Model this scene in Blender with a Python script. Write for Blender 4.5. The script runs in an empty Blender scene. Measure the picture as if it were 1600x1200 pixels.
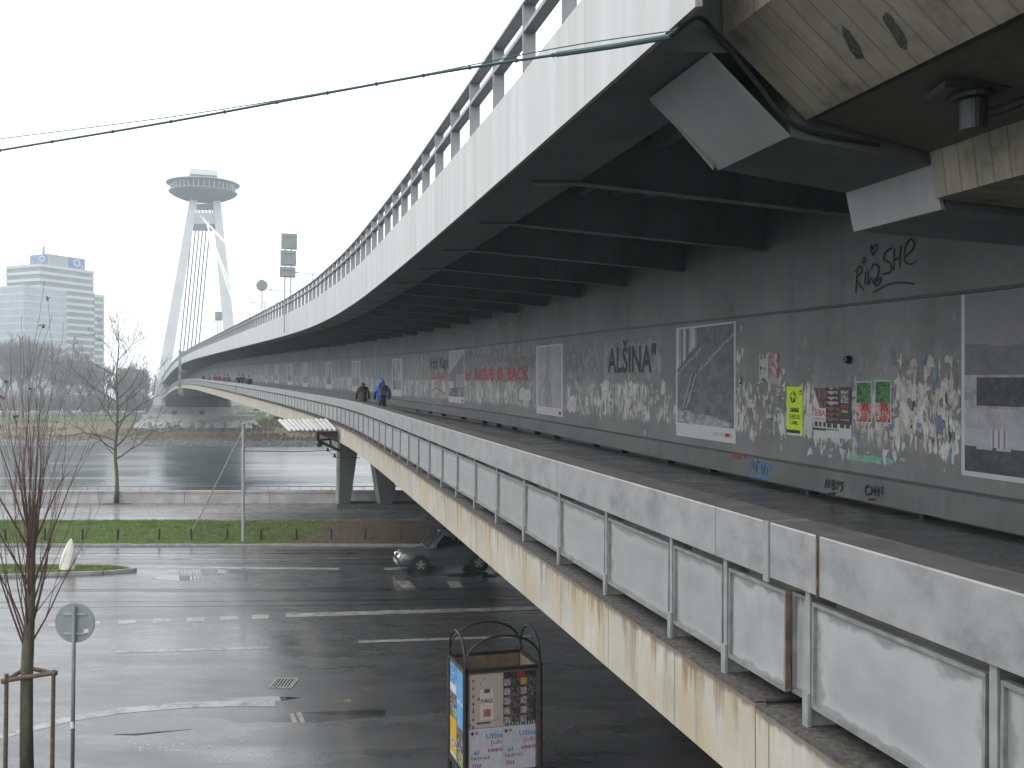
import bpy, bmesh, math, random
import numpy as np
from mathutils import Vector, Matrix

R = math.radians
random.seed(7)
rng = np.random.default_rng(7)
scene = bpy.context.scene
COL = scene.collection

# ------------------------------------------------------------------ camera
H = 7.4                      # eye height above the road
HY = 622.0                   # horizon row of the 1600 x 1200 photograph
FOC = 1600.0
cam_d = bpy.data.cameras.new('camera')
cam_d.sensor_width = 36
cam_d.lens = 36.0 * FOC / 1600
cam_d.shift_y = (HY - 600) / 1600
cam_d.clip_start = 0.1
cam_d.clip_end = 5000
cam = bpy.data.objects.new('camera', cam_d)
cam.location = (0, 0, H)
cam.rotation_euler = (R(90), 0, 0)
COL.objects.link(cam)
scene.camera = cam

# ------------------------------------------------------------------ overcast sky
SUN_EL, SUN_AZ = 42.0, 235.0          # compass-like azimuth, degrees clockwise from +Y
world = bpy.data.worlds.new('World')
scene.world = world
world.use_nodes = True
wn = world.node_tree
wn.nodes.clear()
w_out = wn.nodes.new('ShaderNodeOutputWorld')
w_bg = wn.nodes.new('ShaderNodeBackground')
w_sky = wn.nodes.new('ShaderNodeTexSky')
w_sky.sky_type = 'NISHITA'
w_sky.sun_disc = False
w_sky.sun_elevation = R(SUN_EL)
w_sky.sun_rotation = R(SUN_AZ)
w_sky.air_density = 1.0
w_sky.dust_density = 6.0
w_hs = wn.nodes.new('ShaderNodeHueSaturation')
w_hs.inputs['Saturation'].default_value = 0.12
w_mx = wn.nodes.new('ShaderNodeMix')
w_mx.data_type = 'RGBA'
w_mx.inputs['Factor'].default_value = 0.9
w_mx.inputs['B'].default_value = (13.2, 13.4, 13.7, 1)
wn.links.new(w_sky.outputs[0], w_hs.inputs['Color'])
wn.links.new(w_hs.outputs[0], w_mx.inputs['A'])
wn.links.new(w_mx.outputs['Result'], w_bg.inputs['Color'])
w_bg.inputs['Strength'].default_value = 0.14
wn.links.new(w_bg.outputs[0], w_out.inputs[0])

sun_d = bpy.data.lights.new('sun', 'SUN')
sun_d.energy = 0.8
sun_d.angle = R(25)
sun_d.color = (1.0, 0.97, 0.93)
sun = bpy.data.objects.new('sun', sun_d)
az, el = R(SUN_AZ), R(SUN_EL)
sdir = Vector((math.sin(az) * math.cos(el), math.cos(az) * math.cos(el), math.sin(el)))
sun.rotation_euler = sdir.to_track_quat('Z', 'Y').to_euler()
sun.location = (-40, -40, 60)
COL.objects.link(sun)

vs = scene.view_settings
vs.view_transform = 'Standard'
vs.look = 'None'
vs.exposure = 0.12
vs.gamma = 1.0
vs.use_curve_mapping = False
scene.render.engine = 'CYCLES'
cy = scene.cycles
cy.use_denoising = True
cy.max_bounces = 6
cy.diffuse_bounces = 4
cy.glossy_bounces = 3
cy.volume_bounces = 0
cy.caustics_reflective = False
cy.caustics_refractive = False

# ------------------------------------------------------------------ material helpers
class NT:
    def __init__(s, name):
        s.m = bpy.data.materials.new(name)
        s.m.use_nodes = True
        s.t = s.m.node_tree
        s.b = s.t.nodes['Principled BSDF']
        s.n = s.t.nodes
    def link(s, a, b):
        s.t.links.new(a, b)
    def node(s, typ, **kw):
        n = s.n.new(typ)
        for k, v in kw.items():
            setattr(n, k, v)
        return n
    def val(s, sock, v):
        if isinstance(v, bpy.types.NodeSocket):
            s.link(v, sock)
        else:
            if isinstance(v, (tuple, list)) and len(v) == 3 and sock.type == 'RGBA':
                v = (*v, 1)
            sock.default_value = v
    def uv(s):
        return s.node('ShaderNodeUVMap').outputs[0]
    def obj(s):
        return s.node('ShaderNodeTexCoord').outputs['Object']
    def pos(s):
        return s.node('ShaderNodeNewGeometry').outputs['Position']
    def map(s, co, sc=(1, 1, 1), loc=(0, 0, 0), rot=(0, 0, 0)):
        n = s.node('ShaderNodeMapping')
        s.link(co, n.inputs[0])
        n.inputs['Location'].default_value = loc
        n.inputs['Rotation'].default_value = rot
        n.inputs['Scale'].default_value = sc
        return n.outputs[0]
    def noise(s, co, scale=1.0, detail=4, rough=0.55, dist=0.0, sc=None, loc=(0, 0, 0)):
        if sc is not None:
            co = s.map(co, sc, loc)
        n = s.node('ShaderNodeTexNoise')
        s.link(co, n.inputs['Vector'])
        n.inputs['Scale'].default_value = scale
        n.inputs['Detail'].default_value = detail
        n.inputs['Roughness'].default_value = rough
        n.inputs['Distortion'].default_value = dist
        return n.outputs['Fac']
    def voro(s, co, scale=1.0, sc=None, feature='F1', out='Distance'):
        if sc is not None:
            co = s.map(co, sc)
        n = s.node('ShaderNodeTexVoronoi', feature=feature)
        s.link(co, n.inputs['Vector'])
        n.inputs['Scale'].default_value = scale
        return n.outputs[out]
    def ramp(s, fac, *stops, mode='LINEAR'):
        n = s.node('ShaderNodeValToRGB')
        n.color_ramp.interpolation = mode
        el = n.color_ramp.elements
        while len(el) < len(stops):
            el.new(0.5)
        for e, (p, c) in zip(el, stops):
            e.position = p
            if not isinstance(c, (tuple, list)):
                c = (c, c, c)
            e.color = (*c[:3], 1)
        s.link(fac, n.inputs[0])
        return n.outputs[0]
    def mix(s, fac, a, b, mode='MIX'):
        n = s.node('ShaderNodeMix', data_type='RGBA', blend_type=mode)
        s.val(n.inputs['Factor'], fac)
        s.val(n.inputs['A'], a)
        s.val(n.inputs['B'], b)
        return n.outputs['Result']
    def math(s, op, a, b=None, clamp=False):
        n = s.node('ShaderNodeMath', operation=op, use_clamp=clamp)
        s.val(n.inputs[0], a)
        if b is not None:
            s.val(n.inputs[1], b)
        return n.outputs[0]
    def sep(s, co):
        n = s.node('ShaderNodeSeparateXYZ')
        s.link(co, n.inputs[0])
        return n.outputs
    def bump(s, h, strength=0.3, dist=0.02):
        n = s.node('ShaderNodeBump')
        n.inputs['Strength'].default_value = strength
        n.inputs['Distance'].default_value = dist
        s.link(h, n.inputs['Height'])
        s.link(n.outputs[0], s.b.inputs['Normal'])
    def fin(s, col, rough=0.6, metal=0.0, spec=0.5):
        s.val(s.b.inputs['Base Color'], col)
        s.val(s.b.inputs['Roughness'], rough)
        s.b.inputs['Metallic'].default_value = metal
        s.b.inputs['Specular IOR Level'].default_value = spec
        return s.m

def plain(name, col, rough=0.6, var=0.12, scale=3.0, metal=0.0, spec=0.5, bump=0.0):
    s = NT(name)
    nz = s.noise(s.obj(), scale, 6)
    a = tuple(c * (1 - var) for c in col)
    b = tuple(min(1, c * (1 + var)) for c in col)
    c = s.ramp(nz, (0.3, a), (0.7, b))
    if bump:
        s.bump(nz, bump, 0.02)
    return s.fin(c, rough, metal, spec)

def m_fascia():
    s = NT('fascia_paint')
    uv = s.uv()
    st = s.noise(uv, 1, 5, sc=(2.6, 0.12, 1))
    fine = s.noise(uv, 1, 3, sc=(14, 0.35, 1))
    c = s.ramp(st, (0.32, (0.44, 0.437, 0.42)), (0.55, (0.52, 0.53, 0.527)), (0.8, (0.57, 0.58, 0.58)))
    c = s.mix(s.ramp(fine, (0.3, 0.35), (0.55, 0.0)), c, (0.42, 0.405, 0.37))
    u = s.sep(uv)[0]
    fr = s.math('FRACT', s.math('MULTIPLY', u, 1 / 3.64))
    seam = s.math('LESS_THAN', fr, 0.006)
    c = s.mix(s.math('MULTIPLY', seam, 0.6), c, (0.2, 0.2, 0.19))
    return s.fin(c, 0.5)

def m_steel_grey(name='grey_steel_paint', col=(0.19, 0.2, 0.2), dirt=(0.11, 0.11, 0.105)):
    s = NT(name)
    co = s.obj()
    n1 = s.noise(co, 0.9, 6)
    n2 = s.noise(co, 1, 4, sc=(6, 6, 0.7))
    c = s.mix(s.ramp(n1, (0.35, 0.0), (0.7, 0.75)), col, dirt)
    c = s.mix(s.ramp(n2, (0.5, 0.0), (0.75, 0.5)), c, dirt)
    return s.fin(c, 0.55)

def m_wall():
    """grey box girder wall: grime, drips, scraps of old paper (uv in metres: u along, v height)"""
    s = NT('poster_wall')
    uv = s.uv()
    u, v, _ = s.sep(uv)
    big = s.noise(uv, 1, 6, sc=(0.55, 0.5, 1))
    drip = s.noise(uv, 1, 5, sc=(3.4, 0.16, 1))
    base = s.ramp(big, (0.3, (0.15, 0.155, 0.15)), (0.7, (0.25, 0.255, 0.25)))
    base = s.mix(s.ramp(drip, (0.54, 0.0), (0.74, 0.32)), base, (0.11, 0.11, 0.105))
    fine = s.noise(uv, 1, 6, 0.7, sc=(7, 5, 1))
    base = s.mix(s.ramp(fine, (0.55, 0.0), (0.8, 0.5)), base, (0.34, 0.34, 0.33))
    # scraps
    f1 = s.noise(uv, 1, 6, 0.7, 0.4, sc=(7.5, 2.2, 1), loc=(3, 1, 0))
    f2 = s.noise(uv, 1, 2, sc=(0.9, 0.55, 1), loc=(7, 4, 0))
    band = s.math('MULTIPLY', s.ramp(v, (0.22, 0.0), (0.42, 1.0), (1.05, 1.0), (1.3, 0.0)), 1.0)
    n = s.node('ShaderNodeMapRange')
    s.link(v, n.inputs[0])
    n.inputs[1].default_value = -2
    n.inputs[2].default_value = 6
    band = s.ramp(n.outputs[0], (0.215, 0.0), (0.24, 1.0), (0.345, 1.0), (0.372, 0.25), (0.47, 0.1), (0.51, 0.0))
    k = s.math('ADD', f1, s.math('MULTIPLY', s.math('SUBTRACT', f2, 0.5), 0.8))
    k = s.math('ADD', k, s.math('MULTIPLY', s.math('SUBTRACT', band, 1.0), 0.22))
    mask = s.ramp(k, (0.525, 0.0), (0.555, 1.0))
    tint = s.noise(uv, 1, 3, sc=(5, 3, 1), loc=(11, 2, 0))
    pc = s.ramp(tint, (0.3, (0.42, 0.46, 0.5)), (0.45, (0.62, 0.62, 0.6)), (0.6, (0.58, 0.56, 0.5)), (0.72, (0.55, 0.35, 0.3)))
    c = s.mix(mask, base, pc)
    # a wider, thinner layer of paste and small flecks
    g1 = s.noise(uv, 1, 7, 0.75, 0.6, sc=(5.0, 2.6, 1), loc=(31, 5, 0))
    g2 = s.noise(uv, 1, 2, sc=(0.35, 0.4, 1), loc=(2, 14, 0))
    band2 = s.ramp(n.outputs[0], (0.205, 0.0), (0.235, 1.0), (0.40, 1.0), (0.50, 0.75), (0.525, 0.6), (0.54, 0.0))
    kg = s.math('ADD', s.math('ADD', g1, s.math('MULTIPLY', s.math('SUBTRACT', g2, 0.5), 0.7)), s.math('MULTIPLY', s.math('SUBTRACT', band2, 1.0), 0.35))
    c = s.mix(s.ramp(kg, (0.50, 0.0), (0.58, 0.38)), c, (0.36, 0.365, 0.36))
    # far reach: tall pale strips of old bills
    h1 = s.noise(uv, 1, 4, 0.7, 0.2, sc=(2.6, 0.35, 1), loc=(17, 3, 0))
    fu = s.math('MULTIPLY', s.math('SUBTRACT', u, 30.0), 0.06, True)
    band3 = s.ramp(n.outputs[0], (0.215, 0.0), (0.25, 1.0), (0.535, 1.0), (0.545, 0.0))
    c = s.mix(s.math('MULTIPLY', s.math('MULTIPLY', s.ramp(h1, (0.47, 0.0), (0.56, 0.6)), fu), band3), c, (0.40, 0.405, 0.4))
    # dark shreds
    f3 = s.noise(uv, 1, 5, 0.7, sc=(9, 3.0, 1), loc=(21, 8, 0))
    k3 = s.math('ADD', f3, s.math('MULTIPLY', s.math('SUBTRACT', band, 1.0), 0.2))
    c = s.mix(s.ramp(k3, (0.63, 0.0), (0.66, 0.8)), c, (0.04, 0.04, 0.045))
    s.bump(f1, 0.15, 0.01)
    return s.fin(c, 0.6)

def m_cap():
    s = NT('parapet_cap_metal')
    uv = s.uv()
    n1 = s.noise(uv, 1, 7, 0.65, sc=(2.2, 3.0, 1))
    n2 = s.noise(uv, 1, 4, sc=(30, 9, 1))
    c = s.ramp(n1, (0.32, (0.165, 0.166, 0.166)), (0.48, (0.255, 0.257, 0.258)), (0.72, (0.33, 0.332, 0.333)))
    c = s.mix(s.ramp(n2, (0.55, 0.0), (0.75, 0.25)), c, (0.21, 0.21, 0.215))
    dr = s.noise(uv, 1, 4, sc=(9, 0.4, 1), loc=(4, 0, 0))
    c = s.mix(s.ramp(dr, (0.6, 0.0), (0.8, 0.4)), c, (0.19, 0.19, 0.185))
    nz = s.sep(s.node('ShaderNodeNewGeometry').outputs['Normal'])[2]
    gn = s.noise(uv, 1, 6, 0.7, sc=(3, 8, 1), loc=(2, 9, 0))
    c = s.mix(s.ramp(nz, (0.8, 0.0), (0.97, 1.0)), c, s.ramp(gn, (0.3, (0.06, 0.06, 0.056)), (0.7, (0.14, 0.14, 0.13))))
    return s.fin(c, 0.42)

def m_panel():
    s = NT('frosted_panel')
    uv = s.uv()
    oi = s.node('ShaderNodeObjectInfo').outputs['Random']
    off = s.node('ShaderNodeCombineXYZ')
    s.link(s.math('MULTIPLY', oi, 40.0), off.inputs[0])
    add = s.node('ShaderNodeVectorMath', operation='ADD')
    s.link(uv, add.inputs[0])
    s.link(off.outputs[0], add.inputs[1])
    co = add.outputs[0]
    u, v, _ = s.sep(uv)
    wob = s.math('MULTIPLY', s.math('SUBTRACT', s.noise(co, 1, 5, sc=(4.5, 2.5, 1)), 0.5), 0.34)
    eu = s.math('MINIMUM', u, s.math('SUBTRACT', 1.0, u))
    ev = s.math('MINIMUM', s.math('MULTIPLY', v, 1.6), s.math('MULTIPLY', s.math('SUBTRACT', 1.0, v), 0.72))
    e = s.math('ADD', s.math('MINIMUM', s.math('MULTIPLY', eu, 1.6), ev), wob)
    film = s.ramp(e, (0.05, 0.0), (0.085, 1.0))
    rim = s.ramp(e, (0.05, 0.0), (0.09, 1.0), (0.2, 0.0))
    cloud = s.noise(co, 1, 6, sc=(3, 2, 1))
    grain = s.noise(co, 1, 3, sc=(60, 14, 1))
    c = s.mix(film, (0.21, 0.225, 0.22), s.ramp(cloud, (0.3, (0.255, 0.265, 0.268)), (0.7, (0.345, 0.355, 0.358))))
    c = s.mix(s.math('MULTIPLY', rim, 0.4), c, (0.42, 0.43, 0.42))
    c = s.mix(s.ramp(grain, (0.55, 0.0), (0.8, 0.35)), c, (0.24, 0.25, 0.25))
    strk = s.noise(co, 1, 4, 0.6, sc=(14, 0.9, 1), loc=(6, 2, 0))
    c = s.mix(s.ramp(strk, (0.58, 0.0), (0.75, 0.3)), c, (0.2, 0.195, 0.18))
    c = s.mix(s.math('MULTIPLY', oi, 0.28), c, (0.2, 0.205, 0.2))
    return s.fin(c, 0.35)

def m_band():
    s = NT('stained_concrete_edge')
    uv = s.uv()
    u, v, _ = s.sep(uv)
    st = s.noise(uv, 1, 6, 0.65, 0.3, sc=(1.7, 0.55, 1))
    fi = s.noise(uv, 1, 5, 0.65, 0.15, sc=(7, 0.28, 1), loc=(5, 0, 0))
    cl = s.noise(uv, 1, 6, sc=(0.8, 1.2, 1))
    spk = s.noise(uv, 1, 5, 0.7, sc=(16, 12, 1), loc=(3, 3, 0))
    c = s.ramp(cl, (0.3, (0.34, 0.325, 0.285)), (0.7, (0.49, 0.475, 0.43)))
    c = s.mix(s.ramp(spk, (0.5, 0.0), (0.75, 0.35)), c, (0.26, 0.25, 0.23))
    patch = s.noise(uv, 1, 3, 0.5, sc=(0.55, 0.25, 1), loc=(8, 1, 0))
    c = s.mix(s.math('MULTIPLY', s.ramp(st, (0.44, 0.0), (0.58, 0.8)), s.ramp(patch, (0.36, 0.35), (0.55, 1.0))), c, (0.40, 0.335, 0.20))
    fall = s.math('ADD', s.math('MULTIPLY', v, 0.42), fi)
    c = s.mix(s.math('MULTIPLY', s.ramp(fall, (0.69, 0.0), (0.80, 0.8)), s.ramp(patch, (0.36, 0.3), (0.52, 1.0))), c, (0.2, 0.125, 0.055))
    fj = s.noise(uv, 1, 6, 0.7, 0.3, sc=(3.5, 0.5, 1), loc=(15, 3, 0))
    c = s.mix(s.ramp(fj, (0.54, 0.0), (0.68, 0.55)), c, (0.2, 0.185, 0.15))
    top = s.math('ADD', v, s.math('MULTIPLY', s.noise(uv, 1, 5, sc=(6, 6, 1)), 0.12))
    c = s.mix(s.ramp(top, (0.605, 0.0), (0.64, 0.85)), c, (0.12, 0.105, 0.085))
    fr = s.math('FRACT', s.math('MULTIPLY', u, 1 / 1.66))
    c = s.mix(s.math('MULTIPLY', s.math('LESS_THAN', fr, 0.012), 0.75), c, (0.12, 0.11, 0.1))
    s.bump(cl, 0.2, 0.02)
    return s.fin(c, 0.75)

def m_board_concrete():
    s = NT('board_marked_concrete')
    uv = s.uv()
    u, v, _ = s.sep(uv)
    bd = s.math('MULTIPLY', u, 1 / 0.21)
    fr = s.math('FRACT', bd)
    line = s.ramp(fr, (0.0, 1.0), (0.05, 0.0), (0.95, 0.0), (1.0, 1.0))
    wn_ = s.node('ShaderNodeTexWhiteNoise', noise_dimensions='1D')
    s.link(s.math('FLOOR', bd), wn_.inputs['W'])
    n1 = s.noise(uv, 1, 7, 0.65, sc=(1.3, 1.3, 1))
    gr = s.noise(uv, 1, 4, sc=(26, 1.2, 1))
    c = s.ramp(n1, (0.28, (0.10, 0.092, 0.072)), (0.48, (0.30, 0.28, 0.225)), (0.75, (0.44, 0.415, 0.34)))
    c = s.mix(s.math('MULTIPLY', wn_.outputs[0], 0.3), c, (0.19, 0.175, 0.135))
    c = s.mix(s.ramp(gr, (0.5, 0.0), (0.8, 0.4)), c, (0.12, 0.11, 0.09))
    c = s.mix(s.math('MULTIPLY', line, 0.55), c, (0.1, 0.095, 0.08))
    h = s.math('SUBTRACT', s.math('MULTIPLY', gr, 0.3), line)
    s.bump(h, 0.5, 0.02)
    return s.fin(c, 0.85)

def m_asphalt(name, dark=0.035, light=0.075, wet=0.6, scale=1.0):
    s = NT(name)
    p = s.pos()
    n1 = s.noise(p, 1, 6, 0.6, sc=(0.06 * scale, 0.22 * scale, 0.1))
    n2 = s.noise(p, 1, 6, 0.7, sc=(0.5, 1.3, 1), loc=(9, 0, 0))
    gr = s.noise(p, 55, 3, 0.7)
    c = s.ramp(n1, (0.3, (dark, dark, dark * 1.03)), (0.7, (light, light, light * 0.99)))
    c = s.mix(s.ramp(n2, (0.45, 0.0), (0.75, 0.5)), c, (dark * 0.7,) * 3)
    c = s.mix(s.ramp(gr, (0.55, 0.0), (0.8, 0.5)), c, (light * 1.5,) * 3)
    pud = s.ramp(s.math('ADD', s.math('MULTIPLY', n1, 0.5), s.math('MULTIPLY', n2, 0.5)), (0.36, 0.44), (0.50, 0.32), (0.64, 0.13))
    s.bump(gr, 0.10, 0.004)
    s.fin(c, pud, spec=wet)
    s.b.inputs['Coat Weight'].default_value = 0.25
    s.b.inputs['Coat Roughness'].default_value = 0.12
    return s.m

def m_paving():
    s = NT('paving_blocks')
    p = s.pos()
    b = s.node('ShaderNodeTexBrick')
    s.link(p, b.inputs['Vector'])
    b.inputs['Color1'].default_value = (0.15, 0.145, 0.14, 1)
    b.inputs['Color2'].default_value = (0.21, 0.2, 0.195, 1)
    b.inputs['Mortar'].default_value = (0.06, 0.06, 0.055, 1)
    b.inputs['Scale'].default_value = 1.0
    b.inputs['Mortar Size'].default_value = 0.035
    b.inputs['Brick Width'].default_value = 0.5
    b.inputs['Row Height'].default_value = 0.5
    n = s.noise(p, 0.5, 5)
    c = s.mix(s.ramp(n, (0.4, 0.0), (0.7, 0.4)), b.outputs['Color'], (0.1, 0.1, 0.1))
    s.bump(b.outputs['Fac'], -0.4, 0.02)
    return s.fin(c, s.ramp(n, (0.35, 0.2), (0.65, 0.42)), spec=0.55)

def m_soil_grass():
    s = NT('lawn_soil')
    p = s.pos()
    x = s.sep(p)[0]
    n = s.noise(p, 1, 6, sc=(0.35, 0.5, 1))
    n2 = s.noise(p, 4, 5)
    g = s.ramp(n2, (0.3, (0.035, 0.06, 0.012)), (0.7, (0.085, 0.115, 0.025)))
    d = s.ramp(n2, (0.3, (0.06, 0.045, 0.03)), (0.7, (0.13, 0.105, 0.075)))
    k = s.math('ADD', s.math('MULTIPLY', s.math('ADD', x, 12.8), 0.28), s.math('MULTIPLY', s.math('SUBTRACT', n, 0.5), 3.2))
    c = s.mix(s.ramp(k, (0.3, 0.0), (0.7, 1.0)), g, d)
    s.bump(n2, 0.6, 0.05)
    return s.fin(c, 0.9, spec=0.2)

def m_water():
    s = NT('river_water')
    p = s.pos()
    w1 = s.noise(p, 1, 5, 0.6, 0.6, sc=(0.10, 0.22, 1))
    w2 = s.noise(p, 1, 4, 0.6, 0.3, sc=(0.6, 1.3, 1))
    w3 = s.noise(p, 1, 3, 0.5, 0.8, sc=(0.012, 0.05, 1))
    h = s.math('ADD', s.math('MULTIPLY', w1, 0.55), s.math('MULTIPLY', w2, 0.16))
    s.bump(h, 0.42, 0.3)
    rr = s.ramp(w3, (0.35, 0.12), (0.65, 0.3))
    return s.fin((0.045, 0.058, 0.052), rr, spec=0.5)

def m_bank():
    s = NT('river_bank_ground')
    p = s.pos()
    y = s.sep(p)[1]
    z = s.sep(p)[2]
    n = s.noise(p, 1, 7, 0.65, sc=(0.05, 0.12, 0.3))
    n2 = s.noise(p, 1, 5, 0.7, sc=(0.9, 0.9, 0.9))
    dry = s.ramp(n, (0.3, (0.075, 0.08, 0.03)), (0.5, (0.15, 0.115, 0.06)), (0.7, (0.09, 0.115, 0.035)))
    grn = s.ramp(n2, (0.3, (0.06, 0.1, 0.02)), (0.7, (0.11, 0.155, 0.035)))
    k = s.math('ADD', s.math('MULTIPLY', z, 0.5), s.math('MULTIPLY', s.math('SUBTRACT', n, 0.5), 1.2))
    c = s.mix(s.ramp(s.math('ADD', k, 1.0), (0.45, 0.0), (0.8, 1.0)), dry, grn)
    c = s.mix(s.ramp(n2, (0.6, 0.0), (0.8, 0.5)), c, (0.05, 0.045, 0.03))
    return s.fin(c, 0.9, spec=0.2)

def m_bark(name, a, b, sc=1.0):
    s = NT(name)
    n = s.noise(s.obj(), 1, 5, sc=(14 * sc, 14 * sc, 3 * sc))
    return s.fin(s.ramp(n, (0.3, a), (0.7, b)), 0.8, spec=0.2)

def m_attr(name='printed_paper', rough=0.55):
    s = NT(name)
    at = s.node('ShaderNodeAttribute', attribute_name='Col')
    n = s.noise(s.obj(), 9, 5)
    c = s.mix(s.ramp(n, (0.4, 0.0), (0.75, 0.18)), at.outputs['Color'], (0.3, 0.3, 0.3))
    s.bump(n, 0.12, 0.01)
    return s.fin(c, rough, spec=0.3)

def m_paint(name, col, bias=0.0):
    s = NT(name)
    p = s.pos()
    n1 = s.noise(p, 2.2, 6, .75)
    n2 = s.noise(p, 22, 4, .7)
    k = s.math('ADD', s.math('MULTIPLY', n1, .55), s.math('MULTIPLY', n2, .45))
    c = s.ramp(k, (.43 + bias, (.05, .05, .05)), (.49 + bias, tuple(.7 * c for c in col)), (.62, col))
    return s.fin(c, .35)

MT = {
    'fascia': m_fascia(),
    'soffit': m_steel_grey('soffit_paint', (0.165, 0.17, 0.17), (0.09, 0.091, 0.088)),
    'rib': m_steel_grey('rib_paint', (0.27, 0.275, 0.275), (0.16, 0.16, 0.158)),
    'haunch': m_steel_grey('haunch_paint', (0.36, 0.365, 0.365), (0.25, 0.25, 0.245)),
    'wall': m_wall(),
    'ledge': m_steel_grey('ledge_paint', (0.165, 0.17, 0.167), (0.1, 0.1, 0.098)),
    'walk': m_asphalt('walkway_surface', 0.05, 0.09, 0.5, 6),
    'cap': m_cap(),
    'panel': m_panel(),
    'post': plain('galvanised_post', (0.25, 0.265, 0.26), 0.45, 0.15, 8),
    'frame': plain('panel_frame_metal', (0.2, 0.205, 0.2), 0.45, 0.3, 8),
    'rust': plain('rusty_steel', (0.13, 0.085, 0.06), 0.8, 0.55, 9),
    'band': m_band(),
    'dirtledge': plain('gritty_ledge', (0.07, 0.067, 0.06), 0.9, 0.55, 22, bump=0.8),
    'railing': plain('deck_railing_paint', (0.27, 0.285, 0.29), 0.5, 0.15, 4),
    'concrete_b': m_board_concrete(),
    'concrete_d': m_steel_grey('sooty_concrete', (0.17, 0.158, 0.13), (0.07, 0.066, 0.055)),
    'concrete': plain('grey_concrete', (0.34, 0.335, 0.32), 0.85, 0.25, 1.2, bump=0.2),
    'pale_concrete': plain('pale_concrete', (0.3, 0.295, 0.28), 0.85, 0.35, 0.5, bump=0.2),
    'joint': plain('joint_rubber', (0.02, 0.02, 0.02), 0.8),
    'road': m_asphalt('wet_asphalt'),
    'pave_asph': m_asphalt('old_footway_asphalt', 0.045, 0.085, 0.5, 4),
    'patch': m_asphalt('asphalt_patch', 0.016, 0.03, 0.5, 3),
    'paving': m_paving(),
    'cycle': m_asphalt('cycle_path', 0.07, 0.12, 0.55, 2),
    'paint': m_paint('road_paint', (0.35, 0.35, 0.34)),
    'yellow_paint': m_paint('yellow_road_paint', (0.36, 0.24, 0.03), .06),
    'lawn': m_soil_grass(),
    'kerb': plain('kerb_stone', (0.26, 0.255, 0.24), 0.7, 0.3, 2.0),
    'water': m_water(),
    'bank': m_bank(),
    'stone': plain('rip_rap_stone', (0.2, 0.195, 0.18), 0.9, 0.6, .8),
    'pylon': plain('pylon_paint', (0.62, 0.64, 0.65), 0.6, 0.08, 0.15),
    'pylon_dark': plain('pylon_dark_paint', (0.15, 0.18, 0.19), 0.6, 0.1, 0.3),
    'disc': plain('disc_metal', (0.19, 0.22, 0.235), 0.5, 0.1, 0.3),
    'glass': plain('dark_glass', (0.06, 0.075, 0.085), 0.08, 0.2, 0.4, spec=0.7),
    'cable': plain('stay_cable', (0.16, 0.17, 0.18), 0.5),
    'cable_white': plain('white_stay_cable', (0.65, 0.66, 0.66), 0.5),
    'wire': plain('wire_black', (0.02, 0.03, 0.03), 0.5),
    'wire_green': plain('wire_sleeve', (0.03, 0.075, 0.068), 0.45),
    'sign_back': plain('sign_back_zinc', (0.24, 0.265, 0.265), 0.45, 0.1, 4),
    'pole': plain('pole_paint', (0.13, 0.165, 0.16), 0.5, 0.15, 6),
    'lamp_white': plain('zinc_pole', (0.33, 0.345, 0.34), 0.5, 0.1, 4),
    'bark': m_bark('young_bark', (0.06, 0.062, 0.04), (0.14, 0.13, 0.085)),
    'twig_red': m_bark('reddish_twig', (0.075, 0.05, 0.042), (0.13, 0.085, 0.07)),
    'twig': m_bark('grey_twig', (0.07, 0.06, 0.045), (0.15, 0.125, 0.095)),
    'twig_far': m_bark('far_twig', (0.085, 0.065, 0.058), (0.15, 0.115, 0.1), 0.1),
    'leaf_red': plain('dry_seed_head', (0.11, 0.045, 0.035), 0.8, 0.4, 20),
    'wood': plain('stake_wood', (0.12, 0.085, 0.065), 0.8, 0.35, 12),
    'black': plain('black_enamel', (0.018, 0.019, 0.02), 0.45, 0.2, 8),
    'ply': plain('plywood_board', (0.17, 0.13, 0.095), 0.8, 0.25, 7),
    'white': plain('white_plaster', (0.68, 0.665, 0.6), 0.6, 0.1, 2),
    'print': m_attr(),
    'corr': plain('corrugated_sheet', (0.4, 0.4, 0.385), 0.55, 0.25, 2.5),
    'brown': plain('brown_board', (0.10, 0.075, 0.065), 0.8, 0.2, 2),
    'pier': plain('pier_steel', (0.05, 0.055, 0.055), 0.55, 0.2, 0.8),
    'pier_edge': plain('pier_edge_steel', (0.28, 0.3, 0.27), 0.6, 0.3, 1.5),
}

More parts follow.
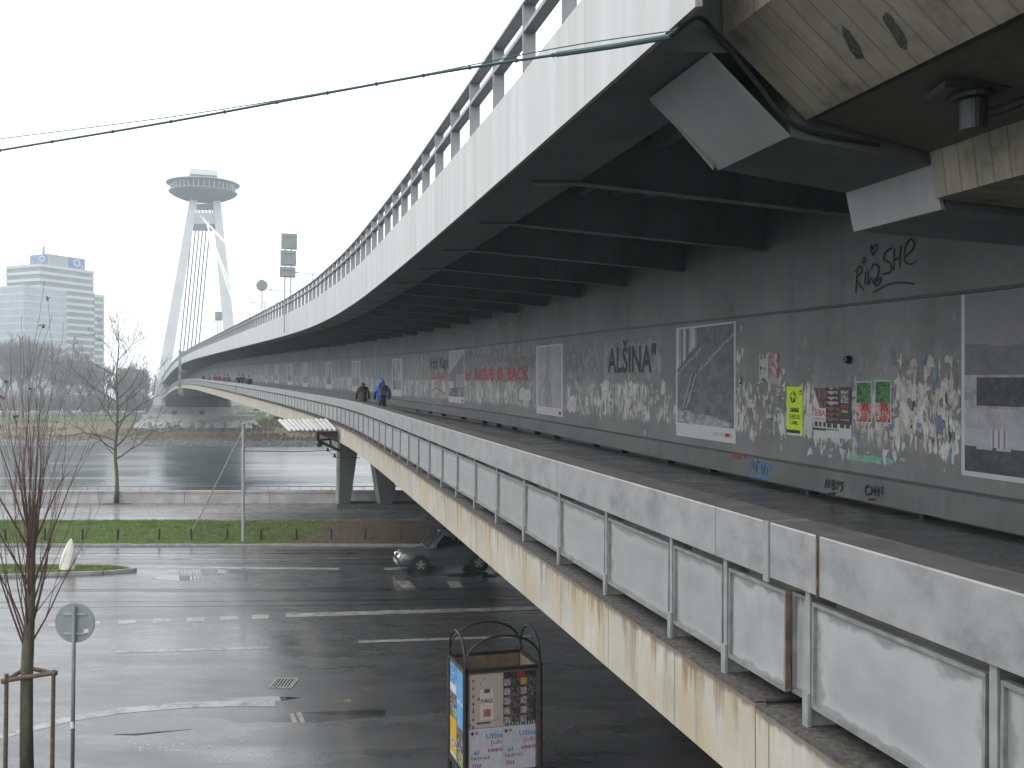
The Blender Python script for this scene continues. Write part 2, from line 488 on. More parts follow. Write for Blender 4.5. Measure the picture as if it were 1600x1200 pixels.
# ------------------------------------------------------------------ mesh helpers
class MB:
    def __init__(s):
        s.v, s.f, s.uv = [], [], []
    def face(s, idx, uv=None):
        s.f.append(tuple(idx))
        s.uv.append(uv if uv is not None else [(0, 0)] * len(idx))
    def poly(s, pts, uv=None):
        i = len(s.v)
        s.v += [tuple(p) for p in pts]
        s.face(range(i, i + len(pts)), uv)
    def hexa(s, c):                       # 8 corners: 0-3 bottom ring ccw, 4-7 top ring
        i = len(s.v)
        s.v += [tuple(p) for p in c]
        for q in ((3, 2, 1, 0), (4, 5, 6, 7), (0, 1, 5, 4), (1, 2, 6, 5), (2, 3, 7, 6), (3, 0, 4, 7)):
            a, b, cc = (Vector(c[q[k]]) for k in range(3))
            d = Vector(c[q[3]])
            w, h = (b - a).length, (d - a).length
            s.face([i + k for k in q], [(0, 0), (w, 0), (w, h), (0, h)])
    def box(s, x0, x1, y0, y1, z0, z1, M=None):
        c = [(x0, y0, z0), (x1, y0, z0), (x1, y1, z0), (x0, y1, z0), (x0, y0, z1), (x1, y0, z1), (x1, y1, z1), (x0, y1, z1)]
        if M is not None:
            c = [M @ Vector(p) for p in c]
        s.hexa(c)
    def tube(s, pts, rad, n=6, cap=True):
        pts = [Vector(p) for p in pts]
        if not isinstance(rad, (list, tuple)):
            rad = [rad] * len(pts)
        base = len(s.v)
        prev = None
        for k, p in enumerate(pts):
            a = pts[max(k - 1, 0)]
            b = pts[min(k + 1, len(pts) - 1)]
            t = (b - a)
            if t.length < 1e-9:
                t = Vector((0, 0, 1))
            t.normalize()
            if prev is None:
                up = Vector((0, 0, 1)) if abs(t.z) < 0.9 else Vector((1, 0, 0))
                x = t.cross(up).normalized()
            else:
                x = (prev - t * prev.dot(t))
                x = x.normalized() if x.length > 1e-6 else t.orthogonal().normalized()
            prev = x
            y = t.cross(x)
            for j in range(n):
                an = 2 * math.pi * j / n
                s.v.append(tuple(p + (x * math.cos(an) + y * math.sin(an)) * rad[k]))
        for k in range(len(pts) - 1):
            for j in range(n):
                a = base + k * n + j
                b = base + k * n + (j + 1) % n
                s.face((a, b, b + n, a + n))
        if cap:
            s.face([base + j for j in range(n)][::-1])
            s.face([base + (len(pts) - 1) * n + j for j in range(n)])
    def lathe(s, prof, n=32, c=(0, 0, 0)):
        base = len(s.v)
        for r, z in prof:
            for j in range(n):
                an = 2 * math.pi * j / n
                s.v.append((c[0] + r * math.cos(an), c[1] + r * math.sin(an), c[2] + z))
        for k in range(len(prof) - 1):
            for j in range(n):
                a = base + k * n + j
                b = base + k * n + (j + 1) % n
                s.face((a, b, b + n, a + n))
    def data(s, name, mats, smooth=False):
        me = bpy.data.meshes.new(name)
        me.from_pydata(s.v, [], s.f)
        ul = me.uv_layers.new(name='UVMap')
        flat = [c for f in s.uv for p in f for c in (p[0], p[1])]
        ul.data.foreach_set('uv', flat)
        for m in (mats if isinstance(mats, (list, tuple)) else [mats]):
            me.materials.append(MT[m] if isinstance(m, str) else m)
        if smooth:
            me.polygons.foreach_set('use_smooth', [True] * len(me.polygons))
        me.update()
        return me
    def build(s, name, mats, parent=None, smooth=False):
        return link(name, s.data(name, mats, smooth), parent)

def link(name, data, parent=None, M=None):
    o = bpy.data.objects.new(name, data)
    COL.objects.link(o)
    if parent is not None:
        o.parent = parent
    if M is not None:
        o.matrix_local = M
    return o
def empty(name, loc=(0, 0, 0), rz=0.0):
    o = bpy.data.objects.new(name, None)
    COL.objects.link(o)
    o.location = loc
    o.rotation_euler = (0, 0, rz)
    return o
def tag(o, label=None, cat=None, group=None, kind=None):
    if label: o['label'] = label
    if cat: o['category'] = cat
    if group: o['group'] = group
    if kind: o['kind'] = kind
    return o
def copy_tree(o, parent=None):
    c = o.copy()
    COL.objects.link(c)
    c.parent = parent
    for ch in list(o.children):
        copy_tree(ch, c)
    return c
def frame(origin, x, y, z):
    M = Matrix.Identity(4)
    for i, a in enumerate((x, y, z)):
        a = Vector(a).normalized()
        M[0][i], M[1][i], M[2][i] = a
    M.translation = Vector(origin)
    return M

# ------------------------------------------------------------------ the bridge's line in plan and height
_SY = [-80, 0, 22, 35, 48, 62, 78, 110, 160, 220, 300, 600]
_SS = [-.225, -.228, -.232, -.245, -.285, -.325, -.352, -.360, -.364, -.370, -.378, -.382]
YG = np.arange(-80, 600, 0.25)
_s = np.interp(YG, _SY, _SS)
XG = np.concatenate([[0], np.cumsum((_s[1:] + _s[:-1]) / 2 * .25)])
XG += 3.2 - np.interp(0, YG, XG)
LG = np.concatenate([[0], np.cumsum(np.hypot(np.diff(XG), .25))])
LG -= np.interp(0, YG, LG)
def pch(xs, ys, x):
    xs = np.array(xs, float); ys = np.array(ys, float)
    h = np.diff(xs); d = np.diff(ys) / h
    m = np.zeros_like(ys)
    m[1:-1] = (d[1:] * h[:-1] + d[:-1] * h[1:]) / (h[1:] + h[:-1])
    m[0] = d[0]; m[-1] = d[-1]
    i = np.clip(np.searchsorted(xs, x) - 1, 0, len(h) - 1)
    t = (x - xs[i]) / h[i]
    return (2*t**3-3*t**2+1)*ys[i]+(t**3-2*t**2+t)*h[i]*m[i]+(-2*t**3+3*t**2)*ys[i+1]+(t**3-t**2)*h[i]*m[i+1]
ZG = pch([-80, 0, 9, 18, 40, 56, 75, 103, 150, 209, 247, 275, 303, 335, 390, 450, 600],
         [-2.1, -.91, -.77, -.6, -.13, .19, .67, 1.42, 2.62, 3.95, 4.45, 4.5, 4.1, 3.2, 1.3, -.6, -4.5], YG) + H
def st(Y):
    """station frame: point on the parapet line, tangent, right normal, height of parapet top, length along"""
    x = float(np.interp(Y, YG, XG)); z = float(np.interp(Y, YG, ZG)); s = float(np.interp(Y, YG, _s)); l = float(np.interp(Y, YG, LG))
    k = math.hypot(1, s)
    return Vector((x, Y, 0)), Vector((s / k, 1 / k, 0)), Vector((1 / k, -s / k, 0)), z, l
def bp(Y, off, dz):
    p, t, n, z, l = st(Y)
    q = p + n * off
    return Vector((q.x, q.y, z + dz))
def lin(tab):
    ys = [a for a, b in tab]; vs_ = [b for a, b in tab]
    return lambda Y: float(np.interp(Y, ys, vs_))
f_top = lin([(15, 4.93), (25, 5.0), (35, 5.07), (50, 5.25), (100, 5.3)])      # top of fascia
f_rail = lin([(14, 5.83), (25, 5.93), (35, 6.12), (50, 6.32), (100, 6.38)])   # top of deck railing
f_wt = lin([(12, 2.14), (27, 2.30), (62, 2.43), (124, 2.45)])                    # top of poster wall
f_bb = lin([(9, -1.80), (40, -1.86), (80, -2.05)])                            # bottom of walkway edge
WOFF = 6.25
f_lt = lin([(12, -.60), (27, -.57), (62, -.46)])                                # top of wall ledge
FLOOR = -1.07
def station_px(px, off):
    lo, hi = 2.0, 590.0
    for _ in range(60):
        m = (lo + hi) / 2
        q = bp(m, off, 0)
        if 800 + FOC * q.x / max(q.y, 0.1) > px: lo = m
        else: hi = m
    return lo
def wall_px(px, py, off=WOFF):
    Y = station_px(px, off)
    q = bp(Y, off, 0)
    return Y, (H + (HY - py) / FOC * q.y) - q.z
def stations(a, b):
    out = [a]
    y = a
    while y < b:
        y += 0.9 if y < 30 else (1.8 if y < 110 else 6.0)
        out.append(min(y, b))
    return out
def sweep(name, a, b, prof, mat, parent=None, closed=True, caps=True, smooth=False, uvz=False):
    """prof: list of (off, dz), each a number or a function of Y"""
    mb = MB()
    ys = stations(a, b)
    val = lambda q, Y: q(Y) if callable(q) else q
    n = len(prof)
    vv = [0.0]
    for k in range(1, n + 1):
        p, q = prof[k - 1], prof[k % n]
        vv.append(vv[-1] + math.hypot(val(q[0], a) - val(p[0], a), val(q[1], a) - val(p[1], a)))
    for Y in ys:
        for o, d in prof:
            mb.v.append(tuple(bp(Y, val(o, Y), val(d, Y))))
    m = n if closed else n - 1
    for i in range(len(ys) - 1):
        u0, u1 = st(ys[i])[4], st(ys[i + 1])[4]
        for k in range(m):
            k2 = (k + 1) % n
            if uvz:
                va0, vb0 = val(prof[k][1], ys[i]), val(prof[k2][1], ys[i])
                va1, vb1 = val(prof[k][1], ys[i + 1]), val(prof[k2][1], ys[i + 1])
            else:
                va0 = va1 = vv[k]; vb0 = vb1 = vv[k + 1]
            mb.face((i * n + k, (i + 1) * n + k, (i + 1) * n + k2, i * n + k2), [(u0, va0), (u1, va1), (u1, vb1), (u0, vb0)])
    if closed and caps:
        mb.face(list(range(n)))
        e = (len(ys) - 1) * n
        mb.face([e + k for k in range(n)][::-1])
    return mb.build(name, mat, parent, smooth)

# ------------------------------------------------------------------ ground, roads, river, far bank
def gp(px, py, z=0.0):
    Y = (H - z) * FOC / (py - HY)
    return Vector(((px - 800) / FOC * Y, Y, z))
def flat(name, pts, z, mat, kind='structure', parent=None):
    mb = MB()
    mb.poly([(p[0], p[1], z) for p in pts])
    o = mb.build(name, mat, parent)
    if kind:
        o['kind'] = kind
    return o
def slab(name, pts, z0, z1, mat, parent=None, kind='structure'):
    mb = MB()
    n = len(pts)
    mb.v += [(p[0], p[1], z0) for p in pts] + [(p[0], p[1], z1) for p in pts]
    mb.face(range(n, 2 * n))
    for k in range(n):
        j = (k + 1) % n
        mb.face((k, j, n + j, n + k))
    o = mb.build(name, mat, parent)
    if kind:
        o['kind'] = kind
    return o

flat('ground', [(-900, -400), (900, -400), (900, 78), (-900, 78)], -0.02, 'pave_asph')
flat('road', [(-500, 16), (500, 16), (500, 51.05), (-500, 51.05)], 0.0, 'road')
# near footway with a worn, crooked edge
edge = [(-60, 16.5), (-22, 18.6), (-14, 20.5), (-10.9, 21.85), (-9.3, 22.4), (-8.2, 22.3), (-7.0, 22.75), (-5.7, 23.25), (-4.4, 23.2), (-3.2, 23.6), (-1.2, 24.0), (0.8, 24.5), (2.2, 24.7), (9, 26.2), (30, 30), (90, 30)]
slab('footway', [(-60, -60), (90, -60)] + edge[::-1], -0.015, 0.05, 'pave_asph')
def strip(name, pts, w, h, mat, z=0.0):
    """a kerb along a polyline"""
    mb = MB()
    for a, b in zip(pts[:-1], pts[1:]):
        a, b = Vector((*a, 0)), Vector((*b, 0))
        t = (b - a).normalized()
        n = Vector((-t.y, t.x, 0)) * w / 2
        L = (b - a).length
        k = max(1, int(L / 1.0))
        for i in range(k):
            p = a + (b - a) * (i / k) + t * 0.008
            q = a + (b - a) * ((i + 1) / k) - t * 0.008
            d = random.uniform(-.008, .008)
            mb.hexa([(*(p - n).xy, z - .02), (*(q - n).xy, z - .02), (*(q + n).xy, z - .02), (*(p + n).xy, z - .02),
                     (*(p - n).xy, z + h + d), (*(q - n).xy, z + h + d), (*(q + n).xy, z + h + d), (*(p + n).xy, z + h + d)])
    o = mb.build(name, mat)
    o['kind'] = 'structure'
    return o
strip('kerb', [(-70, 51.15), (40, 51.15)], 0.2, 0.11, 'kerb')
strip('path_kerb', [(-70, 61.35), (40, 61.35)], 0.12, 0.09, 'kerb')
# lawn strip, slightly domed
mb = MB()
nx, ny = 110, 8
for j in range(ny + 1):
    for i in range(nx + 1):
        t = j / ny
        mb.v.append((-70 + i * 1.0, 51.25 + t * 10.05, 0.08 + 0.28 * math.sin(t * math.pi) + random.uniform(-.02, .02)))
for j in range(ny):
    for i in range(nx):
        a = j * (nx + 1) + i
        mb.face((a, a + 1, a + nx + 2, a + nx + 1))
o = mb.build('lawn', 'lawn', smooth=True); o['kind'] = 'structure'
def lawn_z(y):
    return 0.08 + 0.28 * math.sin(min(1, max(0, (y - 51.25) / 10.05)) * math.pi)
flat('cycle_path', [(-300, 61.4), (300, 61.4), (300, 66.2), (-300, 66.2)], 0.012, 'cycle')
flat('promenade', [(-300, 66.2), (300, 66.2), (300, 78), (-300, 78)], 0.016, 'paving')
for i, yy in enumerate((61.9, 64.1, 66.0)):
    mb = MB()
    if i == 1:
        for k in range(30):
            mb.poly([(-60 + k * 4, yy, .0165), (-58 + k * 4, yy, .0165), (-58 + k * 4, yy + .12, .0165), (-60 + k * 4, yy + .12, .0165)])
    else:
        mb.poly([(-80, yy, .0165 + .004 * (i == 2)), (60, yy, .0165 + .004 * (i == 2)), (60, yy + .2, .0165 + .004 * (i == 2)), (-80, yy + .2, .0165 + .004 * (i == 2))])
    o = mb.build('path_marking', 'paint'); o['kind'] = 'structure'

# traffic island
isl = [(-16.2, 43.75), (-17.2, 43.15), (-19, 42.75), (-21.5, 42.2), (-26, 41.5), (-60, 40.5), (-60, 45.6), (-26, 45.2), (-19, 44.8), (-17, 44.45)]
slab('traffic_island', isl, -0.01, 0.1, 'lawn')
strip('island_kerb', [(-60, 40.4), (-26, 41.4), (-21.5, 42.1), (-19, 42.65), (-17.2, 43.05), (-16.1, 43.75), (-17, 44.55), (-19, 44.9), (-26, 45.3), (-60, 45.7)], 0.16, 0.13, 'kerb')

# road markings from the photograph's ground points
def marking(name, quads, mat='paint', z=0.005):
    mb = MB()
    for q in quads:
        mb.poly([gp(x, y).xy.to_3d() + Vector((0, 0, z)) for x, y in q])
    o = mb.build(name, mat); o['kind'] = 'structure'
    return o
def line_q(x0, y0, x1, y1, wpx):
    return [(x0, y0 - wpx / 2), (x1, y1 - wpx / 2), (x1, y1 + wpx / 2), (x0, y0 + wpx / 2)]
dashes = [(-90, -62), (-36, -9), (21, 42), (75, 98), (131, 156), (185, 212), (239, 266), (292, 319), (344, 371), (394, 420)]
yd = lambda x: 979.5 - x * 0.0385
marking('lane_dashes', [line_q(a, yd(a), b, yd(b), 6) for a, b in dashes])
marking('lane_line', [line_q(447, 961.5, 640, 956, 6), line_q(640, 956, 850, 950, 5)])
marking('thin_line', [line_q(180, 1019, 420, 1012, 3.5), line_q(560, 1003, 830, 994, 3.5)])
arc = [(-60, 1172), (0, 1151), (70, 1134), (112, 1123), (187, 1111), (280, 1103), (355, 1100), (430, 1100)]
marking('edge_line', [[(a[0], a[1] - 5), (b[0], b[1] - 5), (b[0], b[1] + 4), (a[0], a[1] + 4)] for a, b in zip(arc[:-1], arc[1:])])
marking('far_edge_line', [line_q(-40, 887, 230, 886, 3.2), line_q(230, 886, 530, 889, 3), line_q(-40, 869, 125, 869, 2.5), line_q(150, 868, 260, 868, 2.5), line_q(300, 875, 560, 873, 2)])
marking('wide_dashes', [[(619, 908), (640, 908), (652, 921.5), (631, 922)], [(697, 908), (716, 908), (726, 918), (706, 919)], [(600, 887), (640, 886), (640, 890), (600, 891)]])
marking('yellow_marks', [line_q(518, 1098, 548, 1095, 5), line_q(566, 1077, 582, 1076, 3), line_q(500, 1107, 508, 1106, 3)], 'yellow_paint')
marking('hatched_marks', [[(282 + k * 4.6, 890), (284.5 + k * 4.6, 890), (287 + k * 4.6, 897), (284 + k * 4.6, 897)] for k in range(7)] + [line_q(262, 893, 280, 893, 7), line_q(340, 892, 352, 893, 6)])
marking('asphalt_patch', [[(410, 1130), (455, 1114), (600, 1108), (603, 1122), (480, 1131)], [(313, 891), (340, 890), (348, 897), (318, 898)], [(356, 892), (372, 890), (380, 893), (360, 895)],
                         [(398, 951), (440, 949), (468, 953), (440, 955), (400, 954)], [(438, 934), (452, 933), (460, 936), (440, 937)]], 'patch', 0.004)
marking('patch_stripes', [[(452, 1116), (459, 1115), (465, 1130), (458, 1131)], [(463, 1114), (470, 1113), (477, 1129), (470, 1130)]], 'kerb', 0.008)
seams = []
for (y0, y1) in ((921, 919), (924, 922), (941, 936), (949.5, 943)):
    pts = [(-60 + k * 60, y0 + (y1 - y0) * k / 15 + random.uniform(-.5, .5)) for k in range(16)]
    seams += [line_q(a[0], a[1], b[0], b[1], 1.6) for a, b in zip(pts[:-1], pts[1:])]
for (y0, x0, x1) in ((859, -50, 760), (864, -50, 720), (873, 60, 700), (880, 100, 700)):
    seams.append(line_q(x0, y0, x1, y0 + 1, 1.3))
marking('asphalt_seams', seams, 'patch', 0.006)
cr = [(178, 1149), (215, 1148), (260, 1144), (300, 1141)]
marking('road_crack', [line_q(a[0], a[1], b[0], b[1], 3) for a, b in zip(cr[:-1], cr[1:])], 'joint', 0.0055)
# gully grate
g0 = gp(429, 1061); g1 = gp(459, 1061); g2 = gp(459, 1074); g3 = gp(429, 1074)
root = empty('drain_grate', ((g0 + g2) / 2).to_tuple())
W_, D_ = (g1 - g0).length / 2, (g0 - g3).length / 2
mb = MB(); mb.box(-W_ - .02, W_ + .02, -D_ - .02, D_ + .02, -.015, .004); mb.build('pit', 'joint', root)
mb = MB()
for (a, b, c, d) in ((-W_ - .05, W_ + .05, -D_ - .05, -D_), (-W_ - .05, W_ + .05, D_, D_ + .05), (-W_ - .05, -W_, -D_, D_), (W_, W_ + .05, -D_, D_)):
    mb.box(a, b, c, d, -.01, .02)
mb.build('grate_frame', 'kerb', root)
bar = MB(); bar.box(-.014, .014, -D_, D_, -.005, .016)
bd = bar.data('bar', 'post')
for k in range(6):
    link('bar', bd, root, Matrix.Translation((-W_ + (k + .5) * 2 * W_ / 6, 0, 0)))
tag(root, 'rusted rectangular drain grate set in the wet road', 'drain')

# river and far bank
flat('river', [(-1800, 77.5), (1800, 77.5), (1800, 310), (-1800, 310)], -6.8, 'water')
mb = MB(); mb.poly([(-900, 78, -7.5), (900, 78, -7.5), (900, 78, -.01), (-900, 78, -.01)])
o = mb.build('quay_wall', 'concrete'); o['kind'] = 'structure'
prof = [(300, -8), (303.5, -6.85), (308, -5.9), (312, -5.3), (322, -4.4), (335, -2.6), (346, -0.7), (352, 0.0), (372, 0.3), (388, 0.35), (394, 1.0), (405, 1.2), (440, 1.25), (700, 1.5), (4200, 2)]
mb = MB()
xs = np.concatenate([np.linspace(-1800, -300, 8), np.linspace(-290, 40, 110), np.linspace(60, 1800, 8)])
for y, z in prof:
    for x in xs:
        j = 0.0 if y > 380 else random.uniform(-.18, .18)
        mb.v.append((x, y + 4 * j, z + j))
for j in range(len(prof) - 1):
    for i in range(len(xs) - 1):
        a = j * len(xs) + i
        mb.face((a, a + 1, a + len(xs) + 1, a + len(xs)))
o = mb.build('far_bank', 'bank', smooth=True); o['kind'] = 'structure'
flat('far_road', [(-800, 398), (300, 398), (300, 412), (-800, 412)], 1.3, 'road')
# rip rap
mb = MB()
for k in range(2600):
    x = random.uniform(-175, -30); t = random.random() ** 0.8
    y = 303 + t * 6.0
    z = np.interp(y, [a for a, b in prof], [b for a, b in prof])
    r = random.uniform(.15, .5)
    d = [Vector((random.uniform(.6, 1.1) * sx, random.uniform(.6, 1.1) * sy, random.uniform(.3, .8) * sz)) * r for sz in (-1, 1) for sx, sy in ((-1, -1), (1, -1), (1, 1), (-1, 1))]
    mb.hexa([(x + q.x, y + q.y, z + q.z + .1) for q in d])
tag(mb.build('bank_stones', 'stone'), 'grey rip rap stones along the far waterline', 'stones', kind='stuff')
# road barrier on the far bank
root = empty('far_road_barrier', (-120, 396.6, 1.0))
seg = MB(); seg.box(-5.9, 5.9, -.15, .15, -.2, .95)
sd = seg.data('barrier_segment', 'pale_concrete')
for k in range(26):
    link('barrier_segment', sd, root, Matrix.Translation((-130 + k * 12, 0, 0)))
tag(root, 'long low pale concrete barrier along the road on the far bank', 'barrier')

# flood wall: segments with a coping
root = empty('flood_wall', (0, 72.1, 0))
s1 = MB(); s1.box(-2.985, 2.985, -.2, .2, 0, .76); s1d = s1.data('wall_segment', 'concrete')
s2 = MB(); s2.box(-2.99, 2.99, -.26, .24, .762, .88); s2d = s2.data('coping', 'concrete')
for k in range(-10, 5):
    link('wall_segment', s1d, root, Matrix.Translation((k * 6.0 - 2, 0, 0)))
    link('coping', s2d, root, Matrix.Translation((k * 6.0 - 2, 0, 0)))
tag(root, 'low grey concrete flood wall along the promenade', 'wall')
root = empty('quay_railing', (0, 77.2, 0))
mb = MB()
for z in (.44, .74):
    mb.tube([(-60, 0, z), (20, 0, z)], .035, 6)
mb.build('rail', 'pole', root)
pm = MB(); pm.tube([(0, 0, 0), (0, 0, .74)], .025, 6); pd = pm.data('post', 'pole')
for k in range(76):
    link('post', pd, root, Matrix.Translation((-44 + k * .8, 0, 0)))
tag(root, 'thin grey steel railing at the river edge behind the flood wall', 'railing')

# ------------------------------------------------------------------ the bridge
Y0, Y1 = 8.96, 520.0
bridge = empty('bridge', tuple(bp(60, 10, -9)))
tag(bridge, 'long grey steel road bridge with a poster lined walkway under its deck', 'bridge')
bridge.location = (0, 0, 0)
NEAR = 112.0                                             # pieces are picked apart up to here
fascia = sweep('fascia', 7.85, Y1, [(0, 3.79), (0, f_top), (.06, f_top), (.06, 3.80)], 'fascia', bridge, uvz=True)
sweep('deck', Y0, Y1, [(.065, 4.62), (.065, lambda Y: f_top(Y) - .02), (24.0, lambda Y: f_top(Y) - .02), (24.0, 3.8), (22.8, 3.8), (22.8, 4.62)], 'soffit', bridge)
edge_beam = sweep('edge_beam', 8.87, Y1, [(.065, 3.795), (1.17, 3.83), (1.17, 4.615), (.065, 4.615)], 'soffit', bridge)
for k in range(7):
    o_ = 1.62 + k * .68
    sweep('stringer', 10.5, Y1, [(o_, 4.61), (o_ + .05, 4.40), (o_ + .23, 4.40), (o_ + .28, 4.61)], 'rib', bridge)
# box girder walls and floor
wall = sweep('girder_wall', -30, Y1, [(WOFF, -1.75), (WOFF, -.2), (WOFF, .8), (WOFF, f_wt), (WOFF, 4.6), (WOFF + .05, 4.6), (WOFF + .05, -1.75)], 'wall', bridge, uvz=True)
sweep('box_girder', -30, Y1, [(WOFF + .06, -1.79), (WOFF + .06, 4.6), (17.7, 4.6), (17.7, -1.79)], 'soffit', bridge)
sweep('wall_moulding', -30, Y1, [(WOFF - .035, lambda Y: f_wt(Y) + .01), (WOFF - .035, lambda Y: f_wt(Y) + .055), (WOFF - .003, lambda Y: f_wt(Y) + .06), (WOFF - .003, lambda Y: f_wt(Y) + .005)], 'black', wall)
ledge = sweep('wall_ledge', -30, Y1, [(WOFF - .24, lambda Y: f_lt(Y) - .40), (WOFF - .22, lambda Y: f_lt(Y) - .012), (WOFF - .2, f_lt), (WOFF - .003, lambda Y: f_lt(Y) + .01), (WOFF - .003, lambda Y: f_lt(Y) - .40)], 'ledge', bridge)
bk = MB(); bk.box(-.05, .05, -.2, 0, -.14, -.01); bkd = bk.data('ledge_bracket', 'black')
Yb = 4.0
while Yb < 60:
    p, t, n, z, l = st(Yb)
    link('ledge_bracket', bkd, ledge, frame(bp(Yb, WOFF - .004, f_lt(Yb) - .4), t, n, Vector((0, 0, 1))))
    Yb += random.choice((2.4, 3.2, 4.1))
# walkway
sweep('walkway_slab', -30, Y1, [(.02, -1.21), (.3, -1.21), (.302, FLOOR), (WOFF - .003, FLOOR), (WOFF - .003, -1.76), (.02, -1.76)], 'walk', bridge)
band = sweep('walkway_edge', -30, 6.66, [(-.10, -1.80), (-.10, -1.205), (.018, -1.205), (.018, -1.80)], 'band', bridge)
sweep('walkway_edge', 6.74, Y1, [(-.065, f_bb), (-.065, -1.205), (.018, -1.205), (.018, f_bb)], 'band', bridge)
sweep('edge_grime', -30, 6.65, [(-.092, -1.203), (-.092, -1.188), (.31, -1.185), (.31, -1.203)], 'dirtledge', band)
sweep('edge_grime', 6.76, NEAR, [(-.055, -1.203), (-.055, -1.188), (.30, -1.185), (.30, -1.203)], 'dirtledge', band)
sweep('far_side_walkway', -30, Y1, [(17.71, -1.2), (24.0, -1.2), (24.0, -1.78), (17.71, -1.78)], 'soffit', bridge)

# parapet: cap pieces, posts, frosted panels
CAPW = .34
def cap(a, b, parent):
    sk = lambda o, d: (o, d)
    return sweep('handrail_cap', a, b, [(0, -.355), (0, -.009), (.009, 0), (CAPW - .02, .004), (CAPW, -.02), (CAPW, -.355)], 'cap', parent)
parapet = cap(6.742, 7.484, bridge)
parapet.name = 'parapet'
joints = [7.492, 11.75, 17.5, 25.0, 33.0, 36.2, 37.4, 38.6, 44, 52, 60, 70, 80, 90, 101, NEAR]
for a, b in zip(joints[:-1], joints[1:]):
    cap(a, b - .008, parapet)
for a, b in ((-20, -9), (-9, -1.5), (-1.492, 6.062), (6.07, 6.672)):
    cap(a, b - .008, parapet)
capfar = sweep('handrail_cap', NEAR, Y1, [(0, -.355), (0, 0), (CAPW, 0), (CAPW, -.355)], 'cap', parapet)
# flashing strips at the cap joint
for Yj, m in ((6.70, 'post'), (6.068, 'rust')):
    mb = MB()
    p, t, n, z, l = st(Yj)
    M = frame(bp(Yj, 0, 0), t, n, (0, 0, 1))
    w = .035 if Yj > 6.5 else .006
    mb.box(-w, w, -.012, -.001, -.39 if Yj > 6.5 else -.36, .006, M)
    mb.build('joint_strip', m, parapet)
post_m = MB()
post_m.box(-.026, .026, .03, .045, -1.184, -.3)             # flange seen from outside
post_m.box(-.008, .008, .0455, .19, -1.184, -.3)            # web
post_m.box(-.026, .026, .1905, .205, -1.184, -.3)
post_m.box(-.032, .032, .012, .0295, -1.186, -.98)          # foot cleat
pdat = post_m.data('parapet_post', 'post')
def panel_data(L):
    pm_ = MB()
    i = len(pm_.v)
    z0, z1 = -1.05, -.435
    pm_.box(0, L, .060, .072, z0, z1)
    pm_.uv[-4] = pm_.uv[-4]
    # explicit 0..1 uv on the two large faces
    for k in range(6):
        f = pm_.f[k]
        vv = [pm_.v[q] for q in f]
        pm_.uv[k] = [(q[0] / L, (q[2] - z0) / (z1 - z0)) for q in vv]
    fr = MB()
    for a in ((0, L, z0 - .016, z0 + .01), (0, L, z1 - .01, z1 + .014)):
        fr.box(a[0], a[1], .036, .082, a[2], a[3])
    fr.box(-.001, .02, .037, .081, z0 + .0105, z1 - .0105)
    fr.box(L - .02, L + .001, .037, .081, z0 + .0105, z1 - .0105)
    return pm_.data('parapet_panel', 'panel'), fr.data('panel_frame', 'frame')
posts = [-3.65, -2.0, -.35, 1.3, 2.97, 4.62, 6.24, 7.39, 8.41]
while posts[-1] < NEAR:
    posts.append(posts[-1] + 1.665)
cache = {}
def tan3(Ya, Yb_):
    a, b = bp(Ya, 0, 0), bp(Yb_, 0, 0)
    d = b - a
    return a, d.length, d.normalized()
for k, Y in enumerate(posts):
    p, t, n, z, l = st(Y)
    if Y > -1:
        link('parapet_post', pdat, parapet, frame(bp(Y, 0, 0), t, n, (0, 0, 1)))
    if k + 1 < len(posts) and Y > -1:
        a, L, d = tan3(Y, posts[k + 1])
        nn = Vector((d.y, -d.x, 0)).normalized()
        up = nn.cross(d)
        if abs(Y - 6.24) < .01:
            spans = [(.055, .27), (.285, L - .05)]
        else:
            spans = [(.055, L - .05)]
        for (q0, q1) in spans:
            key = round(q1 - q0, 2)
            if key not in cache:
                cache[key] = panel_data(key)
            M = frame(a + d * q0, d, nn, -up if up.z < 0 else up)
            if q1 - q0 < .3:
                M.translation += nn * .045
            link('parapet_panel', cache[key][0], parapet, M)
            link('panel_frame', cache[key][1], parapet, M)
# a rusty strip beside the narrow panel at the joint
mb = MB()
a, L, d = tan3(6.24, 7.39)
nn = Vector((d.y, -d.x, 0)).normalized()
mb.box(.272, .286, .03, .06, -1.04, -.44, frame(a, d, nn, (0, 0, 1)))
mb.build('rusty_strip', 'rust', parapet)
# the far reach of the parapet, too small to pick apart
mb = MB()
Y = NEAR
while Y < Y1 - 2:
    p, t, n, z, l = st(Y)
    M = frame(bp(Y, 0, 0), t, n, (0, 0, 1))
    mb.box(-.03, .03, .03, .19, -1.2, -.35, M)
    Y += 1.665
mb.build('parapet_post_row', 'post', parapet)['kind'] = 'stuff'
sweep('parapet_panel_row', NEAR, Y1, [(.06, -1.04), (.06, -.44), (.08, -.44), (.08, -1.04)], 'cap', parapet)['kind'] = 'stuff'

